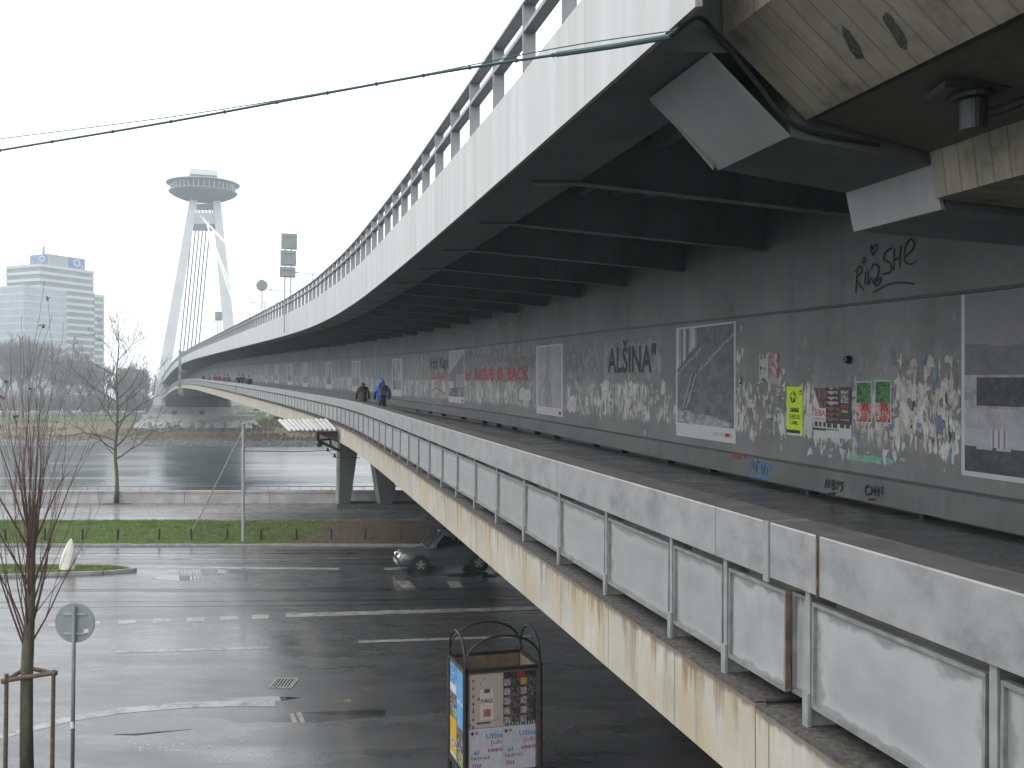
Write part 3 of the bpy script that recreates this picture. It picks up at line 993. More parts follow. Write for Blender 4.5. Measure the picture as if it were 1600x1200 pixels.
# deck railing above the fascia
railing = sweep('deck_railing', 7.85, Y1, [(-.02, lambda Y: f_rail(Y) - .035), (-.02, f_rail), (.16, f_rail), (.16, lambda Y: f_rail(Y) - .035)], 'railing', bridge)
sweep('middle_rail', 7.85, Y1, [(-.01, lambda Y: f_rail(Y) - .40), (-.01, lambda Y: f_rail(Y) - .34), (.15, lambda Y: f_rail(Y) - .34), (.15, lambda Y: f_rail(Y) - .40)], 'railing', railing)
rp = MB(); rp.box(-.022, .022, -.015, .155, 0, 1); rpd = rp.data('railing_post', 'railing')
Y = 8.0 - .17
row = MB()
while Y < Y1 - 1:
    p, t, n, z, l = st(Y)
    h = f_rail(Y) - f_top(Y)
    M = frame(bp(Y, 0, f_top(Y) - .002), t, n, (0, 0, 1))
    M = M @ Matrix.Diagonal((1, 1, h - .03, 1))
    if Y < NEAR:
        link('railing_post', rpd, railing, M)
    else:
        row.box(-.03, .03, -.015, .155, 0, 1, M)
    Y += 1.82
row.build('railing_post_row', 'railing', railing)['kind'] = 'stuff'

# cantilever ribs under the deck
def rib_into(mb, M):
    # web plate with sloping lower edge, then a bottom flange; local x along bridge, y outward offset, z dz
    prof_ = [(1.175, 4.612), (1.175, 3.82), (6.24, 3.50), (6.24, 4.612)]
    for (a, b) in ((-.012, .012),):
        mb.hexa([M @ Vector((a, *prof_[1])), M @ Vector((b, *prof_[1])), M @ Vector((b, *prof_[2])), M @ Vector((a, *prof_[2])),
                 M @ Vector((a, *prof_[0])), M @ Vector((b, *prof_[0])), M @ Vector((b, *prof_[3])), M @ Vector((a, *prof_[3]))])
    f = [(.5, 3.762), (.5, 3.787), (1.16, 3.822), (6.24, 3.50), (6.24, 3.475), (1.16, 3.797)]
    # flange: two sloped strips
    for (a, b, c, d) in ((f[0], f[1], f[2], f[5]), (f[5], f[2], f[3], f[4])):
        mb.hexa([M @ Vector((-.11, *a)), M @ Vector((.11, *a)), M @ Vector((.11, *d)), M @ Vector((-.11, *d)),
                 M @ Vector((-.11, *b)), M @ Vector((.11, *b)), M @ Vector((.11, *c)), M @ Vector((-.11, *c))])
one = MB(); rib_into(one, Matrix.Identity(4)); ribd = one.data('cantilever_rib', 'rib')
row = MB()
Y = 14.75
while Y < Y1 - 2:
    p, t, n, z, l = st(Y)
    M = frame((p.x, p.y, z), t, n, (0, 0, 1))
    if Y < NEAR:
        link('cantilever_rib', ribd, bridge, M)
    else:
        rib_into(row, M)
    Y += 3.98
row.build('cantilever_rib_row', 'rib', bridge)['kind'] = 'stuff'
# end cross girder with pale haunch faces, and the joint behind it
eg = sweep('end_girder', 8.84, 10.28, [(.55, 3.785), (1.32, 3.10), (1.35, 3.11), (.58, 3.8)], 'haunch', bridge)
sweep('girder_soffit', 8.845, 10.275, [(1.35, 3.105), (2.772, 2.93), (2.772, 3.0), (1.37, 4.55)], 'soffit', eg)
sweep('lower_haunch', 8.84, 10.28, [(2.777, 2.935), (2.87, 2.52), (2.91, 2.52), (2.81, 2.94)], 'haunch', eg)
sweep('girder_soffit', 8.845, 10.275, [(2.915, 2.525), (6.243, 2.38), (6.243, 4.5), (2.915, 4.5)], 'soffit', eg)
mb = MB()
M = frame((st(10.24)[0].x, 10.24, st(10.24)[3]), st(10.24)[1], st(10.24)[2], (0, 0, 1))
mb.hexa([M @ Vector(q) for q in ((0, .62, 3.75), (.03, .62, 3.75), (.03, 1.25, 3.1), (0, 1.25, 3.1), (0, .62, 4.6), (.03, .62, 4.6), (.03, 1.25, 4.6), (0, 1.25, 4.6))])
mb.build('end_plate', 'haunch', eg)

# ------------------------------------------------------------------ concrete approach viaduct beside the camera
ap = empty('approach_viaduct', (0, 0, 0))
tag(ap, 'sooty board marked concrete viaduct overhead at the upper right corner', 'viaduct')
hn = sweep('haunch', -60, 8.76, [(.63, 4.7), (.66, 3.92), (1.45, 3.24), (1.53, 3.3), (.9, 4.7)], 'concrete_b', ap)
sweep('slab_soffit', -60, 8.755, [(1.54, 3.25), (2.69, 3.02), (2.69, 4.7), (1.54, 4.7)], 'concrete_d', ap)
sweep('beam', -60, 8.76, [(2.695, 3.015), (2.75, 2.60), (6.24, 2.42), (6.24, 4.6), (2.695, 4.6)], 'concrete_b', ap)
# two spalled patches in the haunch
for (Ys, f0, ln, w) in ((7.55, .62, .34, .05), (7.1, .70, .36, .06)):
    mb = MB(); pts_ = []
    for k in range(14):
        an = 2 * math.pi * k / 14
        a_ = f0 + (ln / 2 * math.cos(an)) / 1.03 * random.uniform(.7, 1.2)
        yy = Ys + w * math.sin(an) * random.uniform(.5, 1.3) + .05 * math.cos(an)
        pts_.append(bp(yy, .66 + (1.45 - .66) * a_ - .004, 3.92 + (3.24 - 3.92) * a_ - .004))
    mb.poly(pts_); mb.build('spall', 'dirtledge', hn)
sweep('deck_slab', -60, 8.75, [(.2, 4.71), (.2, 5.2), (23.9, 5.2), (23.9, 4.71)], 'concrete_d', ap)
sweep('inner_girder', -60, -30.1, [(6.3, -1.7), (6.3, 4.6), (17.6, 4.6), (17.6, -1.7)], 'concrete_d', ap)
sweep('added_shade_wall', -30, 44, [(15.0, lambda Y: -bp(Y, 15, 0).z - .5), (15.0, -1.85), (17.6, -1.85), (17.6, lambda Y: -bp(Y, 15, 0).z - .5)], 'concrete_d', ap)  # unseen wall, added to block side sky light and darken the road below
# downpipe gully below the soffit
q = bp(7.35, 2.05, 3.11)
mb = MB()
mb.lathe([(.0, .0), (.17, .0), (.17, -.04), (.105, -.05), (.10, -.27), (.0, -.27)], 20, tuple(q))
mb.box(q.x - .3, q.x + .2, q.y - .2, q.y + .2, q.z - .004, q.z + .05)
mb.tube([q + Vector((.05, 0, -.16)), q + Vector((.2, -.06, -.12)), q + Vector((.5, -.3, -.02)), q + Vector((.75, -.45, .0)), q + Vector((1.0, -1.4, .0))], .04, 8)
mb.build('drain_outlet', 'black', ap, smooth=False)

# ------------------------------------------------------------------ pylon with the disc restaurant
YT = 390.0
pT, tT, nT, zT, _l = st(YT)
def off_at_px(px):
    r = (px - 800) / FOC
    return (r * pT.y - pT.x) / (nT.x - r * nT.y)
def tower_pt(px, py, back=0.0):
    q = pT + nT * off_at_px(px) + tT * back
    return Vector((q.x, q.y, H + (HY - py) / FOC * q.y))
pyl = empty('bridge_pylon', tuple((pT + nT * 12).xy) + (0,))
pyl_o = Vector(pyl.location)
tag(pyl, 'tall pale two legged bridge pylon carrying a flying saucer restaurant', 'pylon')
def loc(pts):
    return [Vector(p) - pyl_o for p in pts]
def leg_box(mb, a, b, wa, wb, da, db):
    """tapered box from a (bottom) to b (top): widths along nT, depths along tT"""
    c = []
    for p, w, d in ((a, wa, da), (b, wb, db)):
        for sx, sy in ((-1, -1), (1, -1), (1, 1), (-1, 1)):
            c.append(p + nT * (sx * w / 2) + tT * (sy * d / 2))
    mb.hexa(loc(c))
topL, topR = tower_pt(303, 309), tower_pt(337.5, 309)
botL, botR = tower_pt(247, 640), tower_pt(370, 640)
for a, b in ((botL, topL), (botR, topR)):
    mb = MB()
    leg_box(mb, a, b, 4.4, 2.9, 4.6, 3.4)
    lg = mb.build('leg', 'pylon', pyl)
    mb = MB()
    c0 = Vector((a.x, a.y, -.6)); c1 = a + (b - a) * .02
    leg_box(mb, c0, c1, 9.5, 4.6, 9, 4.8)
    mb.build('leg_foot', 'pale_concrete', lg)
cross = []
def cross_box(name, y0, y1, mat, dep, inset=1.0):
    mb = MB()
    k0 = (640 - y1) / (640 - 309.); k1 = (640 - y0) / (640 - 309.)
    l0, l1 = botL + (topL - botL) * k0, botL + (topL - botL) * k1
    r0, r1 = botR + (topR - botR) * k0, botR + (topR - botR) * k1
    q = []
    for (a, b) in ((l0, r0), (l1, r1)):
        a = a + nT * inset; b = b - nT * inset
        q += [a - tT * dep, b - tT * dep, b + tT * dep, a + tT * dep]
    mb.hexa(loc(q))
    return mb.build(name, mat, pyl)
cross_box('cross_beam', 319, 327.5, 'pylon_dark', 1.3)
panel_mid = cross_box('cross_panel', 333.5, 350.5, 'pylon', 1.15)
cross_box('cross_beam', 350.7, 360, 'pylon_dark', 1.35)
for k in range(7):
    mb = MB()
    f = (k + .5) / 7
    a0 = tower_pt(300.5 + 38 * f, 333.6); a1 = tower_pt(300.5 + 38 * f, 327.3)
    leg_box(mb, a0, a1, .62, .62, 1.6, 1.6)
    mb.build('anchor_post', 'pylon', pyl)
# saucer
dc = tower_pt(317.5, 300)
dcl = dc - pyl_o
RD = 13.6
mb = MB()
mb.lathe([(0.1, -3.7), (4.0, -3.55), (8.2, -2.75), (11.0, -1.6), (12.6, -.6), (12.9, -.25), (12.6, 0.0), (11.9, .1)], 48, dcl)
disc = mb.build('disc_bowl', 'disc', pyl, smooth=True)
for k in range(36):
    an = 2 * math.pi * k / 36
    pts = [(4.0, -3.58), (8.2, -2.79), (11.0, -1.63), (12.6, -.63)]
    m2 = MB(); m2.tube([dcl + Vector((r * math.cos(an), r * math.sin(an), z)) for r, z in pts], .09, 4)
    m2.build('bowl_rib', 'pylon_dark', disc)
mb = MB(); mb.lathe([(11.75, .05), (12.2, 2.5)], 48, dcl); gl = mb.build('window_band', 'glass', pyl, smooth=True)
mm = MB(); mm.box(-.10, .10, -.1, .12, 0, 2.42); mmd = mm.data('mullion', 'pylon')
for k in range(40):
    an = 2 * math.pi * k / 40
    M = Matrix.Translation(dcl + Vector((11.85 * math.cos(an), 11.85 * math.sin(an), .08))) @ Matrix.Rotation(an - math.pi / 2, 4, 'Z') @ Matrix.Rotation(-.17, 4, 'X')
    link('mullion', mmd, gl, M)
mb = MB(); mb.lathe([(11.9, 2.5), (13.7, 2.75), (13.8, 3.0), (13.3, 3.3), (9, 4.1), (0.1, 4.6)], 48, dcl)
mb.build('disc_roof', 'disc', pyl, smooth=True)
mb = MB()
Mr = frame(dcl + Vector((0, 0, 4.2)), nT, tT, (0, 0, 1))
mb.box(-4.9, 4.9, -4.5, 4.5, 0, 1.5, Mr)
rh = mb.build('roof_house', 'pylon_dark', pyl)
mb = MB(); mb.box(-5.1, 5.1, -4.7, 4.7, 1.51, 3.6, Mr); mb.build('roof_parapet', 'pylon', rh)
for xx in (-4.6, -1.2, 2.4, 3.4, 4.6):
    mb = MB(); mb.tube([Mr @ Vector((xx, -4, 3.6)), Mr @ Vector((xx, -4, 4.2 + random.random() * .4))], .12, 4); mb.build('antenna', 'pylon_dark', rh)
# stays: three to the river span, back stays behind
anch = [tower_pt(305 + 26 * (k / 4), 336) for k in range(5)]
for k, (Yd, r) in enumerate(((128, .22), (205, .22), (290, .2))):
    for j in (-.55, .55):
        q = bp(Yd, 12 + j, 5.0)
        m2 = MB(); m2.tube(loc([anch[1 + k], q]), r * .8, 5); m2.build('stay_cable', 'cable_white', pyl)
for k in range(6):
    a = tower_pt(299.5 + 5.6 * k, 361)
    q = bp(446, 8.2 + k * 1.55, 5.0)
    m2 = MB(); m2.tube(loc([a, q]), .24, 5); m2.build('back_stay', 'cable', pyl)
# pier between the legs
root = empty('river_pier', tuple((pT + nT * 12).xy) + (0,))
ro = Vector(root.location)
Mp = frame((0, 0, 0), nT, tT, (0, 0, 1))
mb = MB(); mb.box(-13.2, 13.2, -3.5, 3.5, -1.2, 2.9, Mp); body_ = mb.build('pier_body', 'concrete', root)
mb = MB(); mb.box(-13.6, 13.6, -3.8, 3.8, 2.91, 3.9, Mp); mb.build('pier_cap', 'concrete', root)
for xx in (-8.2, 1.7):
    mb = MB(); mb.box(xx, xx + 1.7, -3.56, -3.5, .1, 2.6, Mp); mb.build('opening', 'joint', body_)
for xx in (-12, -6.5, 6.5, 12):
    mb = MB(); mb.box(xx - .8, xx + .8, -1, 1, 3.92, 7.2, Mp); mb.build('bearing', 'pier', root)
tag(root, 'grey concrete pier wall under the bridge between the pylon legs', 'pier')
# sloping graffiti covered apron in front of it
ar = empty('concrete_apron', (0, 0, 0))
mb = MB()
A = [tower_pt(x, 650) for x in (205, 405)]
fa = lambda px, Y, z: Vector(((px - 800) / FOC * Y, Y, z))
q0, q1 = fa(222, 346, .2), fa(398, 346, .2)
q2, q3 = fa(195, 332, -3.5), fa(415, 332, -3.5)
q4, q5 = fa(222, 358, .3), fa(398, 358, .3)
mb.hexa([q2 - Vector((0, 0, 3)), q3 - Vector((0, 0, 3)), q1 - Vector((0, 0, 3)), q0 - Vector((0, 0, 3)), q2, q3, q1, q0])
mb.build('sloping_slab', 'pale_concrete', ar)
mb = MB()
up = Vector((0, 0, 1.3))
mb.hexa([q0, q1, q5, q4, q0 + up, q1 + up, q5 + up, q4 + up])
mb.build('upper_step', 'pale_concrete', ar)
mb = MB()
for (x, w, sh) in ((208, 5, 0), (233, 9, 1), (262, 4, 0), (279, 3, 1), (300, 10, 0), (318, 4, 0), (331, 6, 1), (352, 9, 0), (378, 5, 0)):
    for kk in range(3):
        f0, f1 = random.uniform(.1, .4), random.uniform(.6, .95)
        a_ = fa(x + kk * w * .4, 346, .2) + Vector((0, -.1, .05)); b_ = fa(x + sh * 3 + kk * w * .3 - 3, 332, -3.5) + Vector((0, -.1, .1))
        p0 = a_ + (b_ - a_) * f0; p1 = a_ + (b_ - a_) * f1
        if kk == 2:
            p1 = p0 + Vector((w * .2, 0, 0))
        mb.tube([p0, (p0 + p1) / 2 + Vector((random.uniform(-.4, .4), 0, 0)), p1], .16, 4)
mb.build('graffiti', 'black', ar)
tag(ar, 'sloping concrete apron with black graffiti on the far river bank', 'apron')

# ------------------------------------------------------------------ steel pier on the promenade
pr = empty('bridge_pier', (0, 0, 0))
tag(pr, 'dark steel bridge pier with two tapering legs on the promenade', 'pier')
def px_at(px, Y, z):
    return Vector(((px - 800) / FOC * Y, Y, z))
def prism(mb, quad, dy, ddx=0.0):
    f_ = [Vector(q) for q in quad]
    b_ = [q + Vector((ddx, dy, 0)) for q in f_]
    mb.hexa([f_[0], f_[1], b_[1], b_[0], f_[3], f_[2], b_[2], b_[3]])
zt = 6.05
def leg2(b0, b1, t0, t1, Yl):
    """image columns at the foot (y 789) and at the height of row 705, carried on up to the girder"""
    zf, zm = .32, H - (705 - HY) / FOC * Yl
    k = (zt - zf) / (zm - zf)
    a0, a1 = px_at(b0, Yl, zf), px_at(b1, Yl, zf)
    m0, m1 = px_at(t0, Yl, zm), px_at(t1, Yl, zm)
    return [a0, a1, a1 + (m1 - a1) * k, a0 + (m0 - a0) * k]
for (b0, b1, t0, t1) in ((530, 545, 531.5, 556.5), (595, 611, 582, 625), (668, 684, 655, 698)):
    ql = leg2(b0, b1, t0, t1, 68.6)
    mb = MB(); prism(mb, ql, 1.5, -.35); lg = mb.build('leg', 'pier', pr)
    mb = MB()
    e = [ql[0] + Vector((-.16, -.02, 0)), ql[0] + Vector((-.005, -.02, 0)), ql[3] + Vector((-.005, -.02, 0)), ql[3] + Vector((-.16, -.02, 0))]
    prism(mb, e, 1.55, -.35); mb.build('flange', 'pier_edge', lg)
    mb = MB()
    e = [ql[1] + Vector((.005, -.02, 0)), ql[1] + Vector((.1, -.02, 0)), ql[2] + Vector((.1, -.02, 0)), ql[2] + Vector((.005, -.02, 0))]
    prism(mb, e, 1.55, -.35); mb.build('flange', 'pier', lg)
mb = MB(); mb.box(-11.65, -3.5, 68.2, 70.6, 0.02, .31); mb.build('base', 'pier', pr)
mb = MB(); mb.box(-11.4, 0.5, 68.0, 71.0, zt + .01, zt + .5); mb.build('cap_beam', 'pier', pr)

# corrugated canopy hung below the walkway
cn = empty('corrugated_canopy', (0, 0, 0))
tag(cn, 'white corrugated sheet canopy sticking out below the walkway', 'canopy')
NC = 11
fl, fr_ = px_at(451, 44.2, 6.02), px_at(527, 44.2, 6.05)
bl, br_ = px_at(434, 51.0, 6.33), px_at(512, 51.0, 6.36)
mb = MB()
dn = Vector((0, 0, -.07))
mb.hexa([fl + dn * 1.5, fr_ + dn * 1.5, br_ + dn * 1.5, bl + dn * 1.5, fl + dn, fr_ + dn, br_ + dn, bl + dn])
mb.build('underlay', 'brown', cn)
for k in range(NC):
    u0, u1 = k / NC, (k + .55) / NC
    a, b = fl + (fr_ - fl) * u0, fl + (fr_ - fl) * u1
    c, d = bl + (br_ - bl) * u1, bl + (br_ - bl) * u0
    h1, h2 = Vector((0, 0, random.uniform(.03, .06))), Vector((0, 0, -.02))
    fwd = (fl - bl).normalized() * random.uniform(0, .2)
    mb = MB()
    mb.hexa([a + h2 * 3 + fwd, b + h2 * 3 + fwd, c + h2 * 3, d + h2 * 3, a + h2 + fwd, b + h1 + fwd, c + h1, d + h2])
    mb.build('slat', 'corr', cn)
mb = MB()
prism(mb, [px_at(499, 44.6, 5.82), px_at(527, 44.6, 5.48), px_at(527, 44.6, 5.97), px_at(499, 44.6, 5.97)], .08)
mb.build('fascia_board', 'brown', cn)
mb = MB()
mb.tube([px_at(497, 45, 5.9), px_at(497, 45, 5.55), px_at(507, 46, 5.35), px_at(530, 48, 4.95)], .07, 6)
mb.tube([px_at(500, 45, 5.55), px_at(528, 46, 5.6)], .05, 6)
mb.tube([px_at(515, 46, 5.8), px_at(517, 46, 5.25)], .05, 6)
mb.lathe([(0, -.12), (.12, -.06), (.12, .06), (0, .12)], 10, tuple(px_at(499, 45, 5.35)))
mb.build('bracket', 'black', cn)

# mast with a stay, and the wires to the pier
def pole(name, base, h, r0, r1, mat, parent):
    m = MB(); m.tube([base, Vector(base) + Vector((0, 0, h))], [r0, r1], 10)
    return m.build(name, mat, parent)
b0 = gp(380, 850)
root = empty('mast', tuple(b0))
pole('pole', (0, 0, 0), 6.0 + .05, .085, .07, 'lamp_white', root)
gy = gp(300, 840); gy.z = lawn_z(gy.y)
mb = MB(); mb.tube([Vector((0, 0, 5.75)), gy - b0], .035, 6); mb.build('stay_rod', 'lamp_white', root)
mb = MB(); mb.lathe([(.1, 0), (.1, .12), (.05, .16)], 10, (0, 0, 5.98)); mb.build('top_cap', 'post', root)
tag(root, 'thin grey steel mast with a slanting stay rod on the lawn', 'mast')
m_top = b0 + Vector((0, 0, 4.72))
wr = empty('span_wire', (0, 0, 0))
e1 = px_at(531, 68.5, H - (703 - HY) / FOC * 68.5)
mb = MB(); mb.tube([m_top, (m_top + e1) / 2 + Vector((0, 0, -.08)), e1], .022, 5); mb.build('wire', 'wire', wr)
e2 = px_at(562, 68.3, H - (715 - HY) / FOC * 68.3)
mb = MB(); mb.tube([px_at(520, 66, H - (714.5 - HY) / FOC * 66), e2], .022, 5); mb.tube([px_at(513, 65, H - (705 - HY) / FOC * 65), px_at(524, 66, H - (713 - HY) / FOC * 66)], .02, 5); mb.build('wire', 'wire', wr)
for (x, y) in ((512, 703), (523, 712)):
    p_ = px_at(x, 65.5, H - (y - HY) / FOC * 65.5)
    mb = MB(); mb.lathe([(0, -.09), (.09, -.08), (.09, -.02), (.05, 0), (.08, .04), (.05, .08), (.07, .12), (0, .16)], 10, tuple(p_)); mb.build('insulator', 'black', wr)
tag(wr, 'dark span wire with insulators from the mast to the pier', 'wire')

# ------------------------------------------------------------------ overhead cables across the sky
def px_d(px, py, D):
    return Vector(((px - 800) / FOC * D, D, H + (HY - py) / FOC * D))
def catenary(pts, n=40):
    out = []
    P_ = [Vector(p) for p in pts]
    for i in range(len(P_) - 1):
        a = P_[max(i - 1, 0)]; b = P_[i]; c = P_[i + 1]; d = P_[min(i + 2, len(P_) - 1)]
        for k in range(n):
            t = k / n
            out.append(.5 * ((2 * b) + (c - a) * t + (2 * a - 5 * b + 4 * c - d) * t * t + (-a + 3 * b - 3 * c + d) * t ** 3))
    out.append(P_[-1])
    return out
cb = empty('overhead_cable', (0, 0, 0))
tag(cb, 'thick dark cable with a green sleeve running up to the deck edge', 'cable')
pts = [px_d(-150, 262, 13.0), px_d(0, 235, 12.2), px_d(250, 193, 11.2), px_d(480, 151, 10.3), px_d(690, 113, 9.6), px_d(872, 85, 9.0)]
cat_ = catenary(pts, 14)
mb = MB(); mb.tube(cat_, .0125, 6); mb.build('wire', 'wire_green', cb)
pts2 = [px_d(870, 85, 9.0), px_d(960, 72, 8.5), px_d(1048, 57, 8.05)]
mb = MB(); mb.tube(catenary(pts2, 8), .024, 8); mb.build('sleeve', 'wire_green', cb)
mb = MB(); mb.lathe([(0, -.022), (.016, -.014), (.016, .014), (0, .022)], 6); cld = mb.data('clip', 'wire')
for k in range(4, len(cat_) - 1, 5):
    link('clip', cld, cb, Matrix.Translation(cat_[k]))
mb = MB(); mb.tube(catenary([px_d(1046, 57, 8.05), bp(8.6, .35, 4.0), bp(8.8, .62, 3.95), bp(8.8, .95, 3.6), bp(8.8, 1.38, 3.2), bp(8.8, 2.2, 3.08)], 6), .022, 6); mb.build('wire', 'wire', cb)
c2 = MB(); c2.tube(catenary([px_d(-150, 236, 13.0), px_d(0, 217, 12.2), px_d(300, 178, 11.0), px_d(600, 128, 9.9), px_d(872, 75, 9.0), px_d(1052, 48, 8.0)], 12), .0055, 5)
tag(c2.build('guide_wire', 'wire_green'), 'thin guide wire running just above the thick cable', 'wire')

# ------------------------------------------------------------------ signs and lamps on the deck
def deck_z(Y):
    return bp(Y, .6, 0).z + f_top(Y)
def on_deck(px, py_base_row, off):
    Y = station_px(px, off)
    return Y
Ysg = station_px(462, .5)
root = empty('road_sign', tuple(bp(Ysg, -.12, 3.9)))
p, t, n, z, l = st(Ysg)
Ms = frame((0, 0, 0), n, Vector((0, 0, 1)), n.cross(Vector((0, 0, 1))))
sc_ = bp(Ysg, 0, 0).y / FOC
def zs(py): return H + (HY - py) * sc_ - root.location.z
for k, xx in enumerate((-.16, .24)):
    m = MB(); m.tube([(n * xx).to_tuple(), (n * (xx + .1) + Vector((0, 0, zs(366)))).to_tuple()], .045, 8); m.build('pole', 'lamp_white', root)
for (y0, y1, dx) in ((365, 390, .18), (391.5, 416, .12), (417.5, 434, .07)):
    m = MB(); m.box(-.53 + dx, .53 + dx, zs(y1), zs(y0), .06, .075, Ms); pl = m.build('sign_plate', 'sign_back', root)
    for yy in (y0 + 4.5, y1 - 3):
        m = MB(); m.box(-.32 + dx, .36 + dx, zs(yy) - .03, zs(yy) + .03, .076, .11, Ms); m.build('bracket', 'post', pl)
tag(root, 'three stacked rectangular sign plates seen from behind on twin poles', 'road sign')
Yr = station_px(411, .4)
root = empty('road_sign', tuple(bp(Yr, .3, f_top(Yr) - .1)))
sc_ = bp(Yr, 0, 0).y / FOC
zc = H + (HY - 446) * sc_ - root.location.z
m = MB(); m.tube([(0, 0, 0), (0.02, 0, zc + .2)], .05, 8); m.build('pole', 'lamp_white', root)
m = MB(); m.tube([(.02, -.06, zc), (.02, -.085, zc)], .50, 28); pl = m.build('sign_plate', 'sign_back', root)
for dzz in (-.2, .2):
    m = MB(); m.box(-.26, .3, -.11, -.086, zc + dzz - .03, zc + dzz + .03); m.build('bracket', 'post', pl)
tag(root, 'round sign seen from behind on a pole above the bridge railing', 'road sign')
Yr = station_px(343, .4)
root = empty('road_sign', tuple(bp(Yr, .3, f_top(Yr) - .1)))
sc_ = bp(Yr, 0, 0).y / FOC
zc = H + (HY - 494) * sc_ - root.location.z
for xx in (-.2, .2):
    m = MB(); m.tube([(xx, 0, 0), (xx, 0, zc + .4)], .05, 6); m.build('pole', 'lamp_white', root)
m = MB(); m.box(-.5, .5, -.09, -.06, zc - .62, zc + .62); m.build('sign_plate', 'sign_back', root)
tag(root, 'small square sign seen from behind, farthest along the bridge railing', 'road sign')
# twin arm lamps along the middle of the deck
def lamp_post(px, py, Yd, label):
    root = empty('street_lamp', tuple(bp(Yd, 12, 4.9)))
    q = bp(Yd, 12, 0)
    zz = H + (HY - py) / FOC * q.y - root.location.z
    n = st(Yd)[2]
    m = MB(); m.tube([(0, 0, 0), (0, 0, zz)], [.13, .07], 8); m.build('pole', 'lamp_white', root)
    for s_ in (-1, 1):
        m = MB(); m.tube([(0, 0, zz - .1), tuple(n * (s_ * 1.9) + Vector((0, 0, zz)))], .05, 6); ar_ = m.build('arm', 'lamp_white', root)
        e = n * (s_ * 2.3) + Vector((0, 0, zz + .02))
        m = MB(); m.lathe([(0, -.08), (.2, -.06), (.24, 0), (.15, .1), (0, .12)], 10, (0, 0, 0))
        h = m.build('lamp_head', 'sign_back', ar_)
        h.scale = (1.6, 1, 1); h.location = e; h.rotation_euler = (0, 0, math.atan2(n.y, n.x))
    tag(root, label, 'street lamp', 'twin lamps along the bridge deck')
for (px, py, lab) in ((489, 427, 'twin arm street lamp nearest along the bridge deck, right of the stacked signs'), (445, 454, 'twin arm street lamp on the deck just left of the stacked signs'),
                      (413, 473, 'twin arm street lamp on the deck beside the round sign'), (390, 490, 'twin arm street lamp on the deck left of the round sign, farthest away')):
    lamp_post(px, py, station_px(px, 12), lab)
# maintenance gantry hung on the bridge side far out
Yg = station_px(284, -.6)
root = empty('maintenance_gantry', tuple(bp(Yg, -1.0, -3.5)))
p, t, n, z, l = st(Yg)
Mg = frame((0, 0, 0), t, n, (0, 0, 1))
m = MB()
m.box(-.35, .35, -.3, .3, 0, 10.2, Mg)
m.build('post', 'post', root)
m = MB(); m.box(-.3, .3, .3, 2.2, 9.2, 9.9, Mg); m.box(-.25, .25, .3, 1.3, 5.0, 5.4, Mg); m.build('arm', 'post', root)
m = MB()
m.box(-3.2, 3.2, .4, 9, -.5, -.25, Mg)
m.build('platform', 'brown', root)
for xx in (-3.1, 0, 3.1):
    for yy in (.5, 4.5, 8.8):
        m = MB(); m.tube([Mg @ Vector((xx, yy, -.3)), Mg @ Vector((xx, yy, 1.3))], .09, 5); m.build('upright', 'pier_edge', root)
m = MB()
for zz in (.5, 1.2):
    for yy in (.5, 8.8):
        m.tube([Mg @ Vector((-3.1, yy, zz)), Mg @ Vector((3.1, yy, zz))], .07, 5)
m.build('guard_rail', 'pier_edge', root)
tag(root, 'maintenance gantry hanging on the far part of the bridge walkway', 'gantry')

# ------------------------------------------------------------------ lawn bollards, road sign, white marker, stones
bm_ = MB(); bm_.lathe([(.055, 0), (.055, .56), (.04, .6), (0, .61)], 10); bmd = bm_.data('bollard', 'black')
words_ = ['first', 'second', 'third', 'fourth', 'fifth', 'sixth', 'seventh', 'eighth', 'ninth', 'tenth', 'eleventh', 'twelfth', 'thirteenth']
for k, x in enumerate((9, 70, 129, 184, 249, 299, 355, 408, 463, 518, 571, 627, 681)):
    yb = 52.3
    o = link('bollard', bmd)
    o.location = ((x - 800) / FOC * yb, yb, lawn_z(yb) - .03)
    o.rotation_euler = (random.uniform(-.03, .03), random.uniform(-.03, .03), 0)
    tag(o, f'short black bollard in the lawn by the kerb, {words_[k]} from the left', 'bollard', 'bollards along the lawn')
# white curved marker on the island
mb = MB()
wp = gp(107, 893)
ring = []
for k in range(9):
    t_ = k / 8
    w = .36 * (1 - t_ ** 2.2) + .03
    d = .2 * (1 - t_ ** 2) + .03
    cx_ = -.02 + .13 * t_
    for j in range(10):
        an = 2 * math.pi * j / 10
        mb.v.append((cx_ + w * math.cos(an) * (1.0 if math.cos(an) < 0 else .8), d * math.sin(an), 1.32 * t_))
for k in range(8):
    for j in range(10):
        a = k * 10 + j; b = k * 10 + (j + 1) % 10
        mb.face((a, b, b + 10, a + 10))
mb.face([80 + j for j in range(10)])
o = mb.build('marker_stone', 'white', smooth=True)
o.location = (wp.x, wp.y, .09)
tag(o, 'white tooth shaped marker on the traffic island', 'marker')
# round sign from behind, left foreground
sp = Vector(((115 - 800) / FOC * 18.0, 18.0, 0.05))
root = empty('road_sign', tuple(sp))
zc = H - (974 - HY) / FOC * 18.0 - .05
m = MB(); m.tube([(-.03, 0, 0), (.01, 0, zc + .3)], .034, 12); pl_ = m.build('pole', 'pole', root, smooth=True)
m = MB(); m.tube([(.005, .045, zc), (.005, .055, zc)], .352, 48); m.tube([(.005, .035, zc), (.005, .0449, zc)], .345, 48); pl = m.build('sign_plate', 'sign_back', root)
for dzz in (-.185, .155):
    m = MB(); m.box(-.19, .205, .012, .034, zc + dzz - .014, zc + dzz + .014); m.build('bracket', 'lamp_white', pl)
m = MB(); m.box(.165, .245, .031, .034, zc - .17, zc - .11); m.build('sticker', 'white', pl)
m = MB(); m.lathe([(.037, 0), (.037, .12)], 10, (-.015, 0, 1.55)); m.build('pole_sticker', 'white', root)
